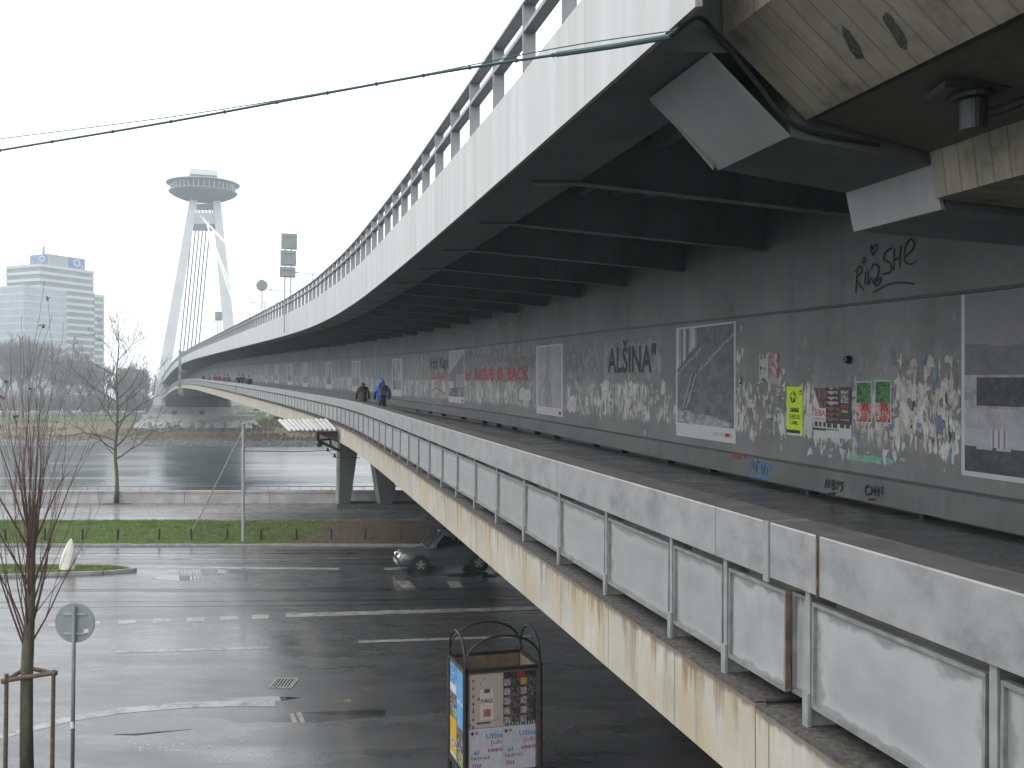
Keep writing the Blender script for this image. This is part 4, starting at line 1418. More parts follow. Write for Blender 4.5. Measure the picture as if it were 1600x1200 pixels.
tag(root, 'round grey traffic sign seen from behind in the left foreground', 'road sign')

# ------------------------------------------------------------------ far buildings
def dir2(a): return Vector((a[0], a[1], 0)).normalized()
def block(mb, c, d1, L1, d2, L2, z0, z1):
    c = Vector((c[0], c[1], 0))
    q = [c, c + d1 * L1, c + d1 * L1 + d2 * L2, c + d2 * L2]
    mb.hexa([p + Vector((0, 0, z0)) for p in q] + [p + Vector((0, 0, z1)) for p in q])
MT['b_white'] = plain('white_spandrel', (0.52, 0.53, 0.52), 0.7, 0.06, 0.1)
MT['b_dark'] = plain('tower_window_band', (0.16, 0.195, 0.21), 0.3, 0.35, 0.25)
MT['b_glass'] = plain('pale_curtain_glass', (0.36, 0.41, 0.46), 0.25, 0.16, 0.09)
MT['b_glass2'] = plain('pale_curtain_sill', (0.46, 0.5, 0.54), 0.4, 0.1, 0.1)
MT['b_blue'] = plain('blue_sign_panel', (0.06, 0.13, 0.34), 0.5, 0.1, 0.2)
MT['b_grey'] = plain('grey_cladding', (0.27, 0.3, 0.32), 0.6, 0.1, 0.1)
DR, DL = dir2((.43, .9)), dir2((-.9, .43))
off_root = empty('office_tower', (-239.8, 520, 0))
oo = Vector(off_root.location)
zt_ = H + (HY - 412) / FOC * 520
FH = 3.62
nfl = 21
m = MB(); block(m, (0, 0), DR, 34, DL, 24.5, 0, zt_ - .4); core = m.build('wall', 'b_dark', off_root)
for k in range(nfl):
    z1 = zt_ - k * FH
    m = MB(); block(m, -DR * .35 - DL * .35, DR, 34.7, DL, 25.2, z1 - 1.45, z1); m.build('spandrel_band', 'b_white', off_root)
m = MB(); block(m, DR * 34.2, DR, 7, DL, 20, 0, H + (HY - 460) / FOC * 552)
rb = m.build('rear_block', 'b_dark', off_root)
for k in range(17):
    z1 = H + (HY - 460) / FOC * 552 - k * FH
    m = MB(); block(m, DR * 34.5 - DL * .3, DR, 7.0, DL, 20.6, z1 - 1.5, z1); m.build('spandrel_band', 'b_white', rb)
# roof sign box with lettering
m = MB(); block(m, DR * 8 + DL * 3, DR, 22.5, DL, 14, zt_ + .02, zt_ + 6.2); box_ = m.build('roof_sign_box', 'b_grey', off_root)
m = MB(); block(m, DR * 20.5 + DL * 2.7, DR, 10.3, DL, .25, zt_ + .6, zt_ + 6.1); m.build('sign_panel', 'b_blue', box_)
m = MB(); block(m, DR * 7.7 + DL * 4, DR, .25, DL, 12, zt_ + .6, zt_ + 6.1); m.build('sign_panel', 'b_blue', box_)
m = MB(); m.tube([DR * 9 + DL * 8 + Vector((0, 0, zt_ + 6)), DR * 9 + DL * 8 + Vector((0, 0, zt_ + 10.5))], [.7, .5], 6); m.build('antenna', 'b_grey', off_root)
for q_, hh in ((1, 2.2), (4, 3.1), (8, 2.0), (11, 2.7), (15, 2.3), (18, 3)):
    m = MB(); m.tube([DL * q_ + DR * 2 + Vector((0, 0, zt_)), DL * q_ + DR * 2 + Vector((0, 0, zt_ + hh))], .18, 4); m.build('antenna', 'b_grey', off_root)
tag(off_root, 'tall office tower with white storey bands and blue rooftop sign', 'building')
gv = empty('glass_office', (-240.2, 503, 0))
zg = H + (HY - 446) / FOC * 505
m = MB(); block(m, (0, 0), DR, 26, DL, 17, 0, zg); m.build('wall', 'b_glass', gv)
for k in range(17):
    z1 = zg - k * 3.62
    m = MB(); block(m, -DR * .2 - DL * .2, DR, 26.4, DL, 17.4, z1 - .9, z1); m.build('storey_band', 'b_glass2', gv)
mm_ = MB(); mm_.box(-.07, .07, -.07, .07, 0, zg - 1); mmd_ = mm_.data('mullion', 'b_glass2')
for k in range(1, 13):
    link('mullion', mmd_, gv, Matrix.Translation(DR * (k * 2.0) - DL * .25))
for k in range(1, 8):
    link('mullion', mmd_, gv, Matrix.Translation(DL * (k * 2.1) - DR * .25))
tag(gv, 'pale glass office block in front of the banded tower', 'building')
lb = empty('low_building', (-232, 600, 0))
m = MB(); block(m, (0, 0), dir2((1, .1)), 14, dir2((-.1, 1)), 14, 0, H + (HY - 577) / FOC * 600); m.build('wall', 'b_grey', lb)
for k in range(5):
    m = MB(); block(m, (-.1, -.2), dir2((1, .1)), 14.2, dir2((-.1, 1)), 14, 3 + k * 4, 5 + k * 4); m.build('window_band', 'b_glass', lb)
tag(lb, 'low bluish building behind the bare trees', 'building')

# ------------------------------------------------------------------ lettering helper
MT['ink'] = plain('black_ink', (0.02, 0.02, 0.022), 0.6)
MT['ink_white'] = plain('white_ink', (0.6, 0.6, 0.58), 0.6)
MT['ink_red'] = plain('red_spray', (0.42, 0.035, 0.035), 0.6, 0.3, 6)
MT['ink_blue'] = plain('blue_ink', (0.08, 0.2, 0.42), 0.6, 0.3, 6)
MT['ink_brown'] = plain('brown_ink', (0.3, 0.16, 0.12), 0.6)
MT['ink_purple'] = plain('purple_ink', (0.28, 0.06, 0.2), 0.6)
MT['ink_pale'] = plain('faded_ink', (0.16, 0.165, 0.17), 0.6, 0.3, 9)
MT['ink_white_wall'] = plain('white_spray', (0.32, 0.325, 0.325), 0.6, 0.3, 5)
def text_mesh(txt, name, mat, bold=.014):
    """lettering as a flat mesh scaled to the unit square"""
    cu = bpy.data.curves.new('t', 'FONT')
    cu.body = txt
    cu.resolution_u = 2
    cu.offset = bold
    to = bpy.data.objects.new('t', cu)
    COL.objects.link(to)
    dg = bpy.context.evaluated_depsgraph_get()
    me = bpy.data.meshes.new_from_object(to.evaluated_get(dg))
    bpy.data.objects.remove(to)
    bpy.data.curves.remove(cu)
    me.name = name
    co = np.empty(len(me.vertices) * 3); me.vertices.foreach_get('co', co); co = co.reshape(-1, 3)
    mn, mx = co.min(0), co.max(0)
    co[:, :2] = (co[:, :2] - mn[:2]) / np.maximum(mx[:2] - mn[:2], 1e-6)
    co[:, 2] = 0
    me.vertices.foreach_set('co', co.ravel())
    me.materials.clear(); me.materials.append(MT[mat])
    me.update()
    return me
def warp(me, fn):
    co = np.empty(len(me.vertices) * 3); me.vertices.foreach_get('co', co); co = co.reshape(-1, 3)
    me.vertices.foreach_set('co', np.array([tuple(fn(a, b)) for a, b, _ in co]).ravel())
    me.update()
    return me
def on_box(txt, mat, c, dx, w, z0, h, out, parent):
    me = text_mesh(txt, 'lettering', mat)
    warp(me, lambda a, b: Vector(c) + dx * (a * w) + out * .08 + Vector((0, 0, z0 + b * h)))
    return link('lettering', me, parent)
on_box('O', 'ink_white', DR * 23.2 + DL * 2.7, DR, 4.6, zt_ + 1.6, 4.0, -DL * 1.5, box_)
on_box('2', 'ink_white', DR * 28.2 + DL * 2.7, DR, 1.3, zt_ + 1.0, 1.9, -DL * 1.5, box_)
on_box('O', 'ink_white', DR * 7.7 + DL * 9.6, -DL, 4.2, zt_ + 2.2, 3.4, -DR * 1.5, box_)
on_box('GTS', 'b_grey', DL * 7.5 + DR * .3, -DL, 7.0, zt_ + .4, 3.6, -DR * 1.5, off_root)

# ------------------------------------------------------------------ trees
def rnd_dir(d, ang):
    d = d.normalized()
    o = d.orthogonal().normalized()
    o = Matrix.Rotation(random.uniform(0, 2 * math.pi), 3, d) @ o
    return (d * math.cos(ang) + o * math.sin(ang)).normalized()
def branch(mb, p, d, L, r, depth, cfg, tips=None):
    n = cfg.get('seg', 4)
    pts, rad = [p.copy()], [r]
    dd = d.copy()
    for k in range(n):
        dd = (dd + Vector((random.gauss(0, 1), random.gauss(0, 1), random.gauss(0, 1))) * cfg.get('wob', .12) + Vector((0, 0, cfg.get('up', .08)))).normalized()
        p = p + dd * (L / n)
        pts.append(p.copy())
        rad.append(max(cfg['rmin'], r * (1 - (k + 1) / n * .62)))
    mb.tube(pts, rad, cfg.get('sides', 4) if r > .02 * cfg.get('k', 1) else 3, cap=False)
    if depth <= 0:
        if tips is not None:
            tips.append(p)
        return
    nb = cfg['nb'](depth)
    for k in range(nb):
        f = random.uniform(.25, 1.0) if k else 1.0
        i = min(n - 1, int(f * n))
        q = pts[i] + (pts[i + 1] - pts[i]) * (f * n - i if f < 1 else 1)
        bd_ = (pts[min(i + 1, n)] - pts[i]).normalized()
        a = random.uniform(*cfg['ang'])
        if k == 0: a *= .35
        branch(mb, q, rnd_dir(bd_, a), L * random.uniform(*cfg['ls']), max(cfg['rmin'], rad[i] * .62), depth - 1, cfg, tips)

# young tree with stakes, left foreground
tb = Vector(((42 - 800) / FOC * 19.9, 19.9, .05))
root = empty('young_tree', tuple(tb))
mb = MB()
tr = [Vector((0, 0, 0)), Vector((-.01, 0, 1.0)), Vector((.0, 0, 2.0)), Vector((.02, .01, 2.6)), Vector((.07, .0, 3.3)), Vector((.11, .02, 4.2)), Vector((.14, .0, 5.2)), Vector((.22, 0, 6.6)), Vector((.28, 0, 7.6))]
mb.tube(tr, [.13, .12, .113, .11, .085, .045, .022, .012, .006], 10)
mb.build('trunk', 'bark', root, smooth=True)
mb = MB(); tips = []
cfg = {'seg': 6, 'wob': .06, 'up': .05, 'rmin': .0042, 'nb': lambda d: 3 if d == 2 else 2, 'ang': (.12, .34), 'ls': (.45, .75), 'sides': 5}
for k in range(30):
    f = random.random()
    z = 2.35 + 2.2 * f ** 1.3
    i = max(j for j in range(len(tr)) if tr[j].z <= z)
    p = tr[i] + (tr[i + 1] - tr[i]) * ((z - tr[i].z) / (tr[i + 1].z - tr[i].z))
    an = random.uniform(0, 2 * math.pi)
    tilt = random.uniform(.1, .5)
    d = Vector((math.cos(an) * math.sin(tilt), math.sin(an) * math.sin(tilt), math.cos(tilt)))
    branch(mb, p, d, random.uniform(1.4, 2.8), .022, 2, cfg, tips)
mb.build('crown', 'twig_red', root)
mb = MB()
tips.sort(key=lambda p: -p.z)
for p in random.sample(tips[:90], 9):
    for k in range(7):
        d = Vector((random.gauss(0, 1), random.gauss(0, 1), random.gauss(-.2, .8))).normalized()
        s_ = d.orthogonal().normalized() * .022
        e = p + d * random.uniform(.04, .11)
        mb.poly([p, (p + e) / 2 + s_, e, (p + e) / 2 - s_])
mb.build('seed_heads', 'leaf_red', root)['kind'] = 'stuff'
tag(root, 'young bare tree with upright reddish twigs tied to stakes, left foreground', 'tree')
sk = empty('tree_stake', tuple(tb))
for (x, y) in ((-.30, -.25), (-.17, .35), (.48, .02)):
    m = MB(); m.tube([(x, y, 0), (x + .03, y, 2.06)], [.045, .04], 8); m.build('stake', 'wood', sk)
ends = [Vector((-.29, -.25, 1.93)), Vector((-.16, .35, 2.02)), Vector((.5, .02, 2.0))]
for a, b in ((0, 2), (1, 2), (0, 1)):
    m = MB(); d = (ends[b] - ends[a]).normalized() * .08; m.tube([ends[a] - d, ends[b] + d], .045, 8); m.build('cross_bar', 'wood', sk)
tag(sk, 'three wooden stakes with cross bars around the young tree', 'tree stakes')

# bare tree on the promenade
tb = gp(181, 787)
root = empty('bare_tree', tuple(tb))
mb = MB(); lead = [Vector((0, 0, 0))]
for k in range(1, 14):
    lead.append(Vector((math.sin(k * 1.3) * .07 + .012 * k, random.uniform(-.05, .05), k * 1.02)))
mb.tube(lead, [.17, .135, .125, .115, .105, .095, .085, .072, .06, .05, .04, .03, .02, .01], 8)
mb.build('trunk', 'bark', root, smooth=True)
mb = MB()
cfg = {'seg': 5, 'wob': .15, 'up': .06, 'rmin': .0095, 'nb': lambda d: 3 if d >= 2 else 2, 'ang': (.35, .85), 'ls': (.38, .62), 'sides': 4}
for k in range(30):
    f = (k + random.random()) / 30
    z = 2.9 + f * 10.0
    i = int(z / 1.02)
    i = min(i, 12)
    p = lead[i] + (lead[i + 1] - lead[i]) * ((z - lead[i].z) / 1.02)
    an = k * 2.4 + random.uniform(-.4, .4)
    tilt = 1.15 - f * .55
    L = (2.9 if z < 4 else 3.7) * (1 - f) ** .75 + .5
    d = Vector((math.cos(an) * math.sin(tilt), math.sin(an) * math.sin(tilt), math.cos(tilt)))
    branch(mb, p, d, L, .05 * (1 - f) + .014, 3 if L > 1.6 else 2, cfg)
mb.build('crown', 'twig', root)
m = MB(); m.lathe([(0, .012), (1.0, .012), (1.15, 0)], 14, (0.2, -.2, .012)); m.build('soil_ring', 'dirtledge', root)
tag(root, 'slender bare tree standing alone on the promenade by the flood wall', 'tree')

# far bare trees
def far_tree_meshes(kind, seed):
    random.seed(seed)
    t_m, c_m = MB(), MB()
    hgt = 1.0
    tr = [Vector((0, 0, 0)), Vector((.2, 0, 3)), Vector((.1, .2, 6.2))]
    t_m.tube(tr, [.62, .5, .42], 7)
    cfg = {'seg': 3, 'wob': .16, 'up': .1, 'rmin': .042, 'nb': lambda d: 4 if d >= 3 else 5, 'ang': (.3, .8), 'ls': (.52, .74), 'sides': 4, 'k': 12}
    for k in range(5 if kind else 4):
        an = k * 2 * math.pi / 4.5 + random.uniform(-.4, .4)
        tl = random.uniform(.25, .75) if kind == 0 else random.uniform(.1, .55)
        branch(c_m, tr[-1] if k else tr[-1], Vector((math.cos(an) * math.sin(tl), math.sin(an) * math.sin(tl), math.cos(tl))), 6.2, .3, 4, cfg)
    return t_m.data('trunk', 'twig_far'), c_m.data('crown', 'twig_far')
variants = [far_tree_meshes(k % 2, 40 + k) for k in range(5)]
random.seed(99)
far_list = [(-75, 374, 1.25, 0), (-28, 392, 1.5, 1), (8, 380, 1.38, 2), (34, 376, 1.45, 3), (66, 396, 1.3, 4), (108, 372, 1.42, 0), (140, 392, 1.0, 1), (163, 402, .95, 2), (188, 388, .78, 3), (208, 396, .9, 4), (228, 404, .85, 0), (88, 412, 1.1, 1), (125, 418, 1.15, 3), (50, 420, 1.4, 2), (0, 430, 1.55, 4), (205, 424, 1.0, 2)]
ordn = ['tall bare tree beyond the left edge of the far bank', 'tall bare tree at the left edge, in front of the glass office', 'leftmost broad bare tree below the glass office', 'bare tree below the corner of the glass office',
        'bare tree below the seam of glass office and tower', 'forked bare tree in front of the banded tower', 'bare tree below the right edge of the office tower', 'bare tree right of the office tower, left of the slender tree',
        'small bare tree just right of the slender promenade tree', 'bare tree between the low building and the pylon', 'bare tree nearest the left pylon leg', 'bare tree in the back row below the glass office', 'bare tree in the back row below the banded tower',
        'bare tree in the back row behind the glass office corner', 'tallest bare tree in the back row at the left edge', 'bare tree in the back row near the pylon']
for (px, Y, sc, v), lab in zip(far_list, ordn):
    zb = float(np.interp(Y, [a for a, b in prof], [b for a, b in prof]))
    root = empty('bare_tree', ((px - 800) / FOC * Y, Y, zb - .2), random.uniform(0, 6.28))
    root.scale = (sc, sc, sc * random.uniform(.95, 1.08))
    link('trunk', variants[v][0], root)
    link('crown', variants[v][1], root)
    tag(root, lab, 'tree', 'bare trees on the far bank')
# undergrowth mass behind the trees
random.seed(5)
mb = MB()
for k in range(5200):
    x = random.uniform(-235, -118); Y = random.uniform(418, 432)
    h = random.uniform(3, 11) * (0.7 + .5 * math.sin(x * .21) ** 2)
    b = Vector((x, Y, 1.2)); e = b + Vector((random.gauss(0, .22), 0, 1)) * h
    w = Vector((.09, 0, 0))
    mb.poly([b - w, b + w, e + w * .3, e - w * .3])
tag(mb.build('thicket', 'twig_far'), 'hazy brown thicket behind the far road', 'thicket', kind='stuff')

_N = rng.random((64, 64))
def vn(x, y):
    xi, yi = int(math.floor(x)), int(math.floor(y))
    fx, fy = x - xi, y - yi
    g = lambda a, b: _N[a % 64, b % 64]
    return (g(xi, yi) * (1 - fx) + g(xi + 1, yi) * fx) * (1 - fy) + (g(xi, yi + 1) * (1 - fx) + g(xi + 1, yi + 1) * fx) * fy
# grass on lawn and island
MT['grass'] = plain('grass_blades', (0.1, 0.165, 0.028), 0.8, 0.5, 0.9, spec=0.2)
MT['grass_dry'] = plain('dead_leaves', (0.16, 0.1, 0.05), 0.85, 0.4, 3)
mb = MB(); md = MB()
for k in range(34000):
    x = random.uniform(-32, 1); Y = random.uniform(51.3, 61.2)
    if random.random() < min(1, max(0, (x + 13.2 + random.gauss(0, 1.6)) / 3)):
        continue
    if vn(x * .8, Y * .9) < .22 and random.random() < .8: continue
    b = Vector((x, Y, lawn_z(Y) - .02)); h = random.uniform(.05, .14) * (.6 + .9 * vn(x * 1.7 + 5, Y * 1.7))
    e = b + Vector((random.gauss(0, .04), random.gauss(0, .04), h)); w = Vector((random.uniform(.008, .02), random.uniform(-.01, .01), 0))
    mb.poly([b - w, b + w, e])
for k in range(3500):
    x = random.uniform(-26, -16.6); Y = random.uniform(42.6, 44.7)
    if Y < 43.7 - (x + 16.2) * .0 + (-.18 * (-16.4 - x)) + .0 and False: continue
    b = Vector((x, Y, .09)); e = b + Vector((random.gauss(0, .03), random.gauss(0, .03), random.uniform(.04, .1))); w = Vector((.015, 0, 0))
    if Y > 42.75 + max(0, x + 19) * .35 and Y < 44.85 - max(0, x + 19) * .14:
        mb.poly([b - w, b + w, e])
for k in range(2600):
    x = random.gauss(-11, 3.5) if random.random() < .8 else random.uniform(-30, 1); Y = random.uniform(51.3, 61)
    a = random.uniform(0, 6.28); r = random.uniform(.03, .075)
    c = Vector((x, Y, lawn_z(Y) + .035)); u_ = Vector((math.cos(a), math.sin(a), random.uniform(-.4, .4))) * r; v_ = Vector((-math.sin(a), math.cos(a), .2)) * r * .7
    md.poly([c - u_, c - v_, c + u_, c + v_])
tag(mb.build('grass', 'grass'), 'short green grass on the roadside lawn', 'grass', kind='stuff')
tag(md.build('fallen_leaves', 'grass_dry'), 'brown fallen leaves scattered over the lawn', 'leaves', kind='stuff')

# ------------------------------------------------------------------ posters and graffiti on the girder wall
EPS = .006
def wall_rect(px0, px1, pt, pb):
    """stations and heights of a rectangle whose left edge shows at px0 from row pt to row pb"""
    Ya, d1 = wall_px(px0, pt)
    _, d0 = wall_px(px0, pb)
    Yb_ = station_px(px1, WOFF)
    return Ya, Yb_, d0, d1
def wmap(rect, e=EPS):
    Ya, Yb_, d0, d1 = rect
    return lambda a, b: bp(Ya + (Yb_ - Ya) * a, WOFF - e, d0 + (d1 - d0) * b)
def print_mesh(name, rect, art, nx, ny, thick=.004, fn=None):
    """thin sheet with a printed picture: colours per cell"""
    fn = fn or wmap(rect)
    mb = MB(); cols = []
    for j in range(ny + 1):
        for i in range(nx + 1):
            mb.v.append(tuple(fn(i / nx, j / ny)))
    for j in range(ny):
        for i in range(nx):
            a = j * (nx + 1) + i
            mb.face((a, a + 1, a + nx + 2, a + nx + 1))
            cols.append(art((i + .5) / nx, (j + .5) / ny))
    me = mb.data(name, 'print')
    at = me.color_attributes.new('Col', 'FLOAT_COLOR', 'CORNER')
    arr = np.ones((len(me.loops), 4), np.float32)
    for k, c in enumerate(cols):
        arr[4 * k:4 * k + 4, :3] = c
    at.data.foreach_set('color', arr.ravel())
    return me
def fb(x, y):
    g = .45 * vn(x, y) + .3 * vn(2.1 * x + 7, 2.1 * y + 3) + .25 * vn(4.3 * x + 1, 4.3 * y + 9)
    return min(1, max(0, (g - .5) * 1.7 + .5))
def grey(g, tint=(1, .98, 1.06)):
    g = max(.015, g)
    return (g * tint[0], g * tint[1], g * tint[2])
def border(u, v, w=.03, b=.03, t=.02):
    return u < w or u > 1 - w or v < b or v > 1 - t
def art_hill(u, v):
    if border(u, v, .022, .115, .02):
        if .05 < v < .08 and .66 < u < .96:
            if .84 < u < .91: return (.35, .03, .05)
            return (.3, .33, .38) if int(u * 90) % 2 else (.6, .6, .6)
        return (.6, .6, .59)
    ridge = .55 + .42 * u + .05 * math.sin(u * 9)
    g = .09 + .11 * fb(u * 14, v * 16)
    if v > .60 + .62 * u and u < .38:
        g = .42 + .16 * fb(u * 20, v * 9)
        if fb(u * 26, 3) > .6: g *= .35
    r1 = abs(v - (.56 + .52 * u)) if u < .45 else 1
    r2 = abs(v - (.70 - 1.1 * (u - .40))) if .38 < u < .47 else 1
    r3 = abs(v - (.60 + .55 * (u - .42))) if u > .42 else 1
    if min(r1, r2, r3) < .025 * fb(u * 30, v * 30): g = .2 + .2 * fb(u * 40, v * 40)
    for s_ in (.0, .07):
        if abs(u - (.12 + s_ + (v - .26) * .55)) < .006 and .26 < v < .58: g = .45
    if v < .23 + .05 * fb(u * 9, 2) - .1 * u: g = .14 + .42 * fb(u * 26, v * 40) ** 1.3
    return grey(g)
def art_town(u, v):
    if border(u, v, .02, .03, .0): return (.55, .56, .55)
    g = .27 - .06 * v + .03 * fb(u * 6, v * 6)
    if v < .72 and v < .70 + .03 * fb(u * 5, 1): g = .13 + .06 * fb(u * 20, v * 20)
    if abs(u - .44) < .035 + .0 and v < .86: g = .12 if abs(u - .44) < .035 * (1 if v < .80 else (.87 - v) / .07) else g
    if .55 < u and .55 < v < .74: g = .11 + .05 * fb(u * 9, v * 3)
    if .5 < u and .55 < v < .62: g = .35 if int(u * 40) % 2 else .2
    if v < .55: g = .2 + .25 * fb(u * 22, v * 22)
    if .10 < u < .52 and .39 < v < .54: g = .045 + .03 * fb(u * 5, v * 30)
    if v < .38: g = .30 + .16 * fb(u * 24, v * 18)
    if v < .26: g = .36 + .1 * fb(u * 10, v * 30)
    if abs(u - .24) < .05 and .16 < v < .27: g = .5 if int(u * 60) % 2 else .2
    if v < .15 + .03 * fb(u * 8, 5): g = .06 + .03 * fb(u * 12, v * 12)
    return grey(g)
def art_mast(u, v):
    if border(u, v, .04, .12, .03):
        return (.4, .04, .05) if (.03 < v < .06 and .84 < u < .95) else (.56, .56, .57)
    g = .30 + .12 * fb(u * 9, v * 9)
    if abs(u - .45) < .03 + .22 * max(0, (.8 - v)): g = .17 + .2 * fb(u * 18, v * 18)
    return grey(g)
def art_hall(u, v):
    if border(u, v, .04, .12, .03):
        return (.4, .04, .05) if (.03 < v < .06 and .82 < u < .95) else (.56, .56, .57)
    g = .38 + .08 * fb(u * 9, v * 9)
    if v < .55 + .38 * u: g = .16 + .05 * fb(u * 12, v * 12)
    if .5 < u < .95 and .3 < v < .55 and int(u * 18) % 2: g = .42
    if u < .3 and .25 < v < .42: g = .5
    if v < .28: g = .07 + .3 * fb(u * 8, v * 18) ** 2
    return grey(g)
def art_river(k):
    def f(u, v):
        if border(u, v, .05, .15, .03): return (.55, .55, .55)
        g = .24 + .22 * fb(u * 7 + k * 3, v * 7)
        if abs(u - (.3 + .09 * (k % 4)) - .3 * v * (k % 3 - 1)) < .06: g = .12 + .3 * (k % 2)
        if v < .4: g *= .7
        return grey(g)
    return f
def poster(name, label, rect, art, nx, ny, e=EPS, group=None):
    me = print_mesh(name, rect, art, nx, ny, fn=wmap(rect, e))
    o = link(name, me)
    sol = o.modifiers.new('paper', 'SOLIDIFY'); sol.thickness = .003; sol.offset = 1
    tag(o, label, 'poster', group)
    return o
poster('poster', 'large black and white photo poster of a town at the right edge', wall_rect(1503, 1800, 461, 742), art_town, 90, 72)
p_hill = poster('poster', 'large black and white photo poster of a dark hillside on the wall', wall_rect(1057, 1150, 513, 680), art_hill, 84, 66)
poster('poster', 'black and white photo poster of a pale spire in the middle of the wall', wall_rect(838.5, 879.7, 541, 646), art_mast, 40, 44)
poster('poster', 'black and white photo poster of a large building, left of the red graffiti', wall_rect(701.5, 725.5, 549, 628), art_hall, 36, 44)
for k, (x0, x1, y0, y1, w) in enumerate(((613, 628, 561, 618, 'just right of the walker in blue'), (550, 563, 564, 611, 'behind the walker in brown'), (509, 519, 566, 607, 'left of the two walkers'), (473, 481, 568, 604, 'third left of the two walkers'), (449, 457, 569, 601, 'fourth left of the two walkers'), (429.5, 435, 570.5, 599, 'fifth left of the two walkers'), (414, 418.5, 571, 597.5, 'sixth left of the two walkers'))):
    poster('poster', f'faded black and white poster on the wall {w}', wall_rect(x0, x1, y0, y1), art_river(k), 16, 24, group='faded posters along the wall')
# small event posters
def art_yellow(u, v):
    if v < .045: return (.6, .6, .58)
    if v < .12: return (.03, .03, .02) if u < .85 else (.62, .8, .0)
    if ((u - .42) / .2) ** 2 + ((v - .78) / .12) ** 2 < 1 and fb(u * 9, v * 14) > .44: return (.05, .07, .02)
    if .22 < u < .82 and .48 < v < .56 and fb(u * 20, v * 30) > .34: return (.05, .06, .02)
    if .82 < u < .95 and .84 < v < .95 and int(v * 60) % 2: return (.1, .12, .02)
    return (.60, .82, .0)
r_y = wall_rect(1230, 1254.5, 604, 679)
py_ = poster('poster', 'bright yellow green club poster with black print on the wall', r_y, art_yellow, 26, 44, .007)
def poster_text(txt, rect, a0, a1, b0, b1, mat, parent, e=.0125):
    fn = wmap(rect, e)
    me = text_mesh(txt, 'lettering', mat)
    warp(me, lambda a, b: fn(a0 + (a1 - a0) * a, b0 + (b1 - b0) * b))
    return link('lettering', me, parent)
poster_text('CHRIS.SU', r_y, .14, .86, .34, .43, 'ink', py_)
poster_text('CAMEL', r_y, .22, .76, .22, .30, 'ink', py_)
def art_seba(u, v):
    if v < .33: return (.05, .05, .05) if (.22 < v < .32 and int(u * 9) % 3) or (.16 < v < .19) else (.55, .55, .55)
    if v > .60 and u > 1.25 * (1 - v) and v > .6: return (.1, .06, .05) if fb(u * 9, v * 9) > .45 else (.2, .12, .1)
    return (.58, .57, .57)
r_s = wall_rect(1272, 1291, 606, 683)
ps_ = poster('poster', 'white poster with big red letters beside the yellow poster', r_s, art_seba, 20, 40, .007)
poster_text('ŠEBA', r_s, .05, .97, .44, .60, 'ink_red', ps_)
poster_text('DAN TIS', r_s, .05, .9, .35, .40, 'ink_red', ps_)
def art_stripes(u, v):
    if v < .3: return (.06, .06, .06) if (.21 < v < .29 and int(u * 9) % 4) or .15 < v < .18 else (.56, .56, .56)
    b = (v - .3) * 9.5
    f = b - math.floor(b)
    return (.04, .03, .03) if f < .5 + .2 * math.sin(u * 11) else ((.42, .4, .39) if v > .62 and .15 < u < .9 else (.2, .1, .075))
poster('poster', 'brown and black striped band poster between the white and the dark poster', wall_rect(1291.2, 1311, 605.5, 684), art_stripes, 22, 44, .0075)
def art_dark(u, v):
    if v < .28: return (.06, .06, .06) if (.2 < v < .27 and int(u * 9) % 4) else (.56, .56, .56)
    if .25 < u < .75 and .50 < v < .56: return (.4, .3, .02)
    if .2 < u < .8 and .60 < v < .64: return (.3, .05, .04)
    if .15 < u < .85 and (.34 < v < .37): return (.25, .25, .25)
    return (.045, .045, .05)
r_d = wall_rect(1311.2, 1331, 604.5, 684.5)
pd_ = poster('poster', 'dark poster with white words left of the green and red posters', r_d, art_dark, 20, 40, .007)
for k, w in enumerate(('FIGHT', 'CALL', 'BUZZ')):
    poster_text(w, r_d, .2, .8, .86 - k * .085, .93 - k * .085, 'ink_white', pd_)
def art_gr(u, v):
    if u < .05 or u > .95 or v < .03 or v > .97: return (.5, .52, .5)
    if v > .48:
        return (.035, .06, .03) if fb(u * 6, v * 16) > .62 else (.06, .22, .055)
    if v < .48 and u < .3 and v > .1 and fb(u * 8, v * 12) > .45: return (.5, .45, .42)
    if fb(u * 7 + 4, v * 7) > .62: return (.45, .3, .25)
    return (.42, .03, .04)
poster('poster', 'green and red poster beside the dark poster, left one of two', wall_rect(1338, 1362.5, 595.5, 660), art_gr, 22, 34, .007, 'green and red posters')
poster('poster', 'green and red poster on the wall, right one of two', wall_rect(1367.5, 1393, 594, 661), art_gr, 22, 34, .007, 'green and red posters')
def art_white(u, v):
    return (.06, .06, .07) if (v > .78 and .15 < u < .8 and fb(u * 8, v * 14) > .5) or (v < .6 and fb(u * 5, v * 5) < .36) else (.47, .47, .46)
poster('poster', 'small white poster with black print above the scraps, leftmost', wall_rect(1187, 1201, 552.5, 597), art_white, 14, 24)
def art_comic(u, v):
    g = fb(u * 6, v * 9)
    if v < .22: return (.36, .34, .36)
    return (.4, .08, .06) if g > .55 else ((.3, .33, .38) if g > .42 else (.45, .4, .38))
poster('poster', 'small red and blue comic style poster above the scraps', wall_rect(1203, 1216.5, 553, 600), art_comic, 14, 24, .008)
